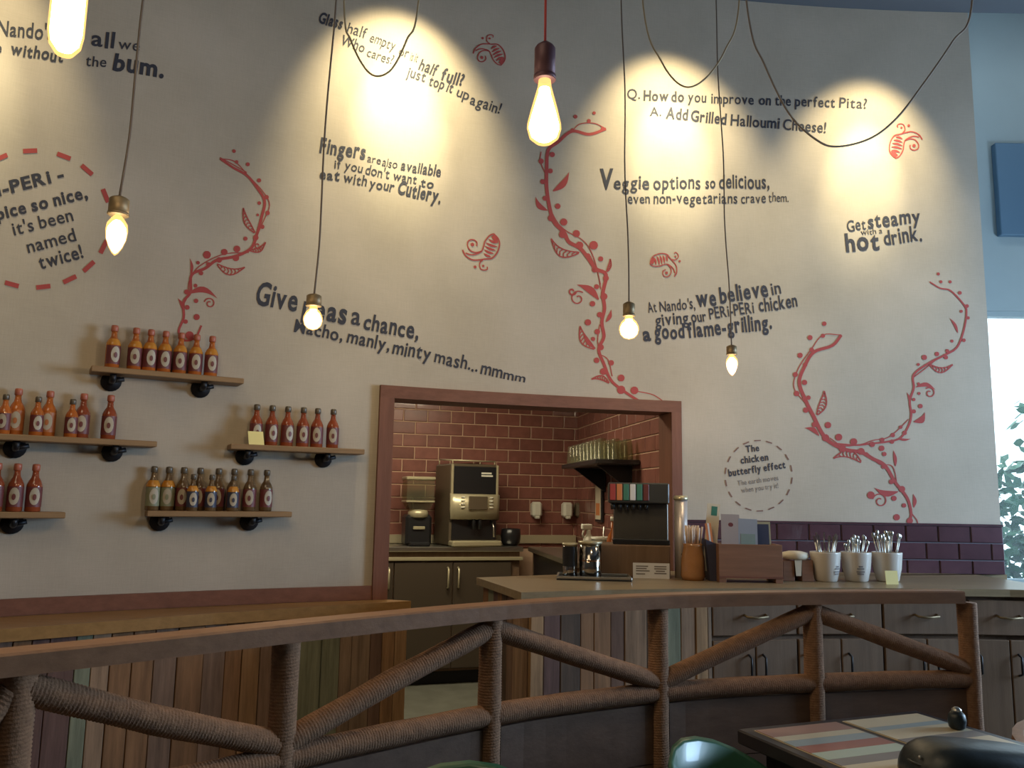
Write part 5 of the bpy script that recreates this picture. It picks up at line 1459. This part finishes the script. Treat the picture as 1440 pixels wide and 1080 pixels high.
# dark handbag on the table
hbp = at_z(1385, 1092, TZ)
hb = thing('handbag', 'dark leather bag lying on the table', 'bag', (hbp.x, hbp.y, TZ + .002), 0.1)
vs = []; fs = []; nu, nv = 20, 8
for j in range(nv + 1):
    v_ = j / nv; ph = v_ * PI / 2
    for i in range(nu):
        a = 2 * PI * i / nu; ce, se = math.cos(a), math.sin(a)
        q = 0.62; X = math.copysign(abs(ce) ** q, ce); Y = math.copysign(abs(se) ** q, se)
        rr_ = math.cos(ph) ** .45 if j < nv else 0.02
        wv_ = 1 + .05 * math.sin(3 * a + 1)
        vs.append((.175 * X * rr_ * wv_, .085 * Y * rr_ * wv_, .066 * math.sin(ph) * (1 - .25 * X * rr_)))
for j in range(nv):
    for i in range(nu): fs.append((j * nu + i, j * nu + (i + 1) % nu, (j + 1) * nu + (i + 1) % nu, (j + 1) * nu + i))
fs.append(tuple(reversed(range(nu)))); fs.append(tuple(nv * nu + i for i in range(nu)))
MB().add(vs, fs, True).build('body', MT['leather'], hb)
MB().tube([(.165 * math.cos(a * PI / 12), .079 * math.sin(a * PI / 12) , .030) for a in range(25)], .003, 6).build('piping', MT['leather'], hb)
for x, y in ((-.160, -.02), (-.02, .07)): MB().sphere((x * .98, y, .045), .004, 8, 6).build('stud', MT['steel'], hb)
# dark round shaker
q = at_z(1351, 1029, TZ)
shk = thing('shaker', 'small dark round shaker with a silver cap at the table edge', 'shaker', (q.x, q.y + .015, TZ + .002), 0)
MB().lathe([(.012, 0), (.020, .006), (.0225, .022), (.020, .036), (.013, .044)], 18).build('body', MT['leather'], shk)
MB().lathe([(.013, .044), (.012, .050), (.005, .055)], 16).build('cap', MT['steel'], shk)


def tub_chair(name_label, cx, cy, rot, rimz, R=0.23):
    t = thing('tub_chair', name_label, 'chair', (cx, cy, 0), rot)
    n = 20; vs = []; fs = []
    for i in range(n + 1):
        a = math.radians(35 + 290 * i / n)       # open towards +x
        for r_, z_ in ((R - .02, .45), (R, rimz - .01), (R + .012, rimz), (R + .014, rimz - .012), (R - .004, .44)):
            k_ = .30 * math.cos(a / 2) ** 2 if z_ > .5 else 0
            vs.append((r_ * math.cos(a), r_ * math.sin(a), z_ - k_ * (1 if z_ > .5 else 0)))
    for i in range(n):
        for k_ in range(5): fs.append((i * 5 + k_, i * 5 + (k_ + 1) % 5, (i + 1) * 5 + (k_ + 1) % 5, (i + 1) * 5 + k_))
    MB().add(vs, fs, True).build('backrest', MT['green_metal'], t)
    MB().lathe([(R - .03, .435), (R - .01, .445), (R - .02, .46), (R - .10, .455), (.01, .452)], 24).build('seat', MT['green_metal'], t)
    for k_ in range(4):
        a = PI / 4 + k_ * PI / 2; MB().tube([(.14 * math.cos(a), .14 * math.sin(a), .44), (.21 * math.cos(a), .21 * math.sin(a), 0)], [.014, .010], 8).build('leg', MT['green_metal'], t)
    return t


q = at_z(962, 1040, .80)
tub_chair('green tub chair drawn up to the striped table', q.x + .165, q.y - .13, -0.70, .80, .21)
q = at_z(660, 1069, .80)
tub_chair('green tub chair of which only the top edge shows below the railing', q.x, q.y - .24, -PI / 2, .80)

# wooden armchair beyond the table
q = at_z(1392, 1001, .78)
wc = thing('wooden_armchair', 'light brown wooden armchair with a curved slatted back beyond the table', 'chair', (1.56, 2.15, 0), 0)
wc.scale = (.9, .9, 1)
arc = [(.27 * math.cos(math.radians(a)), .25 * math.sin(math.radians(a))) for a in range(0, 181, 12)]
vs = []; fs = []
for (x, y) in arc:
    r_ = math.hypot(x, y); ux, uy = x / r_, y / r_
    for o_, z_ in ((-.018, .75), (-.014, .78), (.014, .78), (.018, .75)): vs.append((x + ux * o_, y + uy * o_, z_ - .03 * (1 - abs(uy))))
for i in range(len(arc) - 1):
    for k_ in range(4): fs.append((i * 4 + k_, i * 4 + (k_ + 1) % 4, (i + 1) * 4 + (k_ + 1) % 4, (i + 1) * 4 + k_))
e_ = len(arc) - 1; fs += [(3, 2, 1, 0), (e_ * 4, e_ * 4 + 1, e_ * 4 + 2, e_ * 4 + 3)]
MB().add(vs, fs, False).build('back_rail', MT['chair_wood'], wc)
for a in range(12, 181, 26):
    x, y = .262 * math.cos(math.radians(a)), .242 * math.sin(math.radians(a)); MB().tube([(x * .9, y * .9, .44), (x, y, .60), (x, y, .752 - .02)], .012, 8).build('slat', MT['chair_wood'], wc)
MB().lathe([(.20, .42), (.24, .43), (.24, .45), (.20, .455), (.02, .445)], 24).build('seat', MT['chair_wood'], wc)
for k_ in range(4):
    a = PI / 4 + k_ * PI / 2; MB().tube([(.17 * math.cos(a), .17 * math.sin(a), .43), (.22 * math.cos(a), .22 * math.sin(a), 0)], [.018, .013], 8).build('leg', MT['chair_wood'], wc)

# ================================================================== PLANTS OUTSIDE THE WINDOW
def shrub(x, y, h, n, label, seedv):
    rr = random.Random(seedv); t = thing('leafy_shrub', label, 'shrub', (x, y, 0), 0, 'shrubs beyond the window')
    st = MB(); lf = MB()
    for i in range(9):
        a = rr.uniform(0, 2 * PI); tip = Vector((rr.uniform(-.4, .4), rr.uniform(-.25, .25), h * rr.uniform(.6, 1.0)))
        st.tube([(0, 0, .3), tuple(tip * .5 + Vector((rr.uniform(-.05, .05), 0, .1))), tuple(tip)], [.018, .012, .004], 6)
        for k in range(n // 9):
            f_ = rr.uniform(.2, 1.0); c = tip * f_ + Vector((rr.gauss(0, .12), rr.gauss(0, .1), rr.gauss(0, .08)))
            d = Vector((rr.gauss(0, 1), rr.gauss(0, 1), rr.gauss(-.2, .6))).normalized(); s = d.cross(Vector((rr.gauss(0, 1), rr.gauss(0, 1), 1))).normalized()
            L_, w_ = rr.uniform(.09, .17), rr.uniform(.025, .04)
            lf.add([c, c + d * L_ * .35 + s * w_, c + d * L_ * .7 + s * w_ * .8, c + d * L_, c + d * L_ * .7 - s * w_ * .8, c + d * L_ * .35 - s * w_], [(0, 1, 2, 3, 4, 5)])
    st.build('stem', MT['soil'], t)
    o = lf.build('foliage', MT['leaf'], t); o['kind'] = 'stuff'
    MB().lathe([(.20, 0), (.24, .02), (.28, .32), (.30, .36), (.27, .36), (.25, .30)], 20).build('planter', MT['soil'], t)


shrub(4.15, 6.8, 2.45, 800, 'glossy green shrub in a planter outside the bright window', 4)
shrub(5.6, 7.1, 2.3, 420, 'second green shrub in a planter outside, further along the window', 5)
tag(MB().box(2.4, 7.5, 6.16, 9.5, -.05, .0).build('ground_outside', MT['pale']), 'pale paving outside the window', kind='structure')

# ================================================================== WALL-WASHING SPOTS (above the frame, at the ceiling)
for px, (ax, ay), (hx, hy), pw, lb in ((-50, (-50, -70), (-45, 120), 60, 'ceiling spotlight washing the wall above the bottle shelves'), (545, (528, 22), (562, 165), 105, 'ceiling spotlight washing the middle of the wall'),
                                   (932, (918, 84), (943, 215), 80, 'ceiling spotlight over the veggie slogan'), (1238, (1262, 136), (1214, 250), 75, 'ceiling spotlight over the hot drink slogan')):
    ap, tgt = on_wall(ax, ay), on_wall(hx, hy)
    base = wall_pt(on_wall(px, 200).x, CEIL - 0.16, 0.62)
    half = math.degrees((ap - base).angle(tgt - base)) + 1.5
    can = thing('ceiling_spotlight', lb, 'lamp', (base.x, base.y, base.z))
    dv = (tgt - base).normalized()
    MB().tube([tuple(-dv * .10), tuple(-dv * .03)], .035, 14).build('can', MT['black'], can)
    MB().tube([(0, 0, CEIL - base.z), tuple(-dv * .065)], .008, 8).build('stem', MT['black'], can)
    spot_light('spot_beam', base, tgt, pw * 1.45, (1.0, 0.86, 0.50), half + 3, 0.85, 0.03)
    spot_light('spot_core', base, tgt, pw * 2.0, (1.0, 0.91, 0.56), half * .52, 1.0, 0.03)
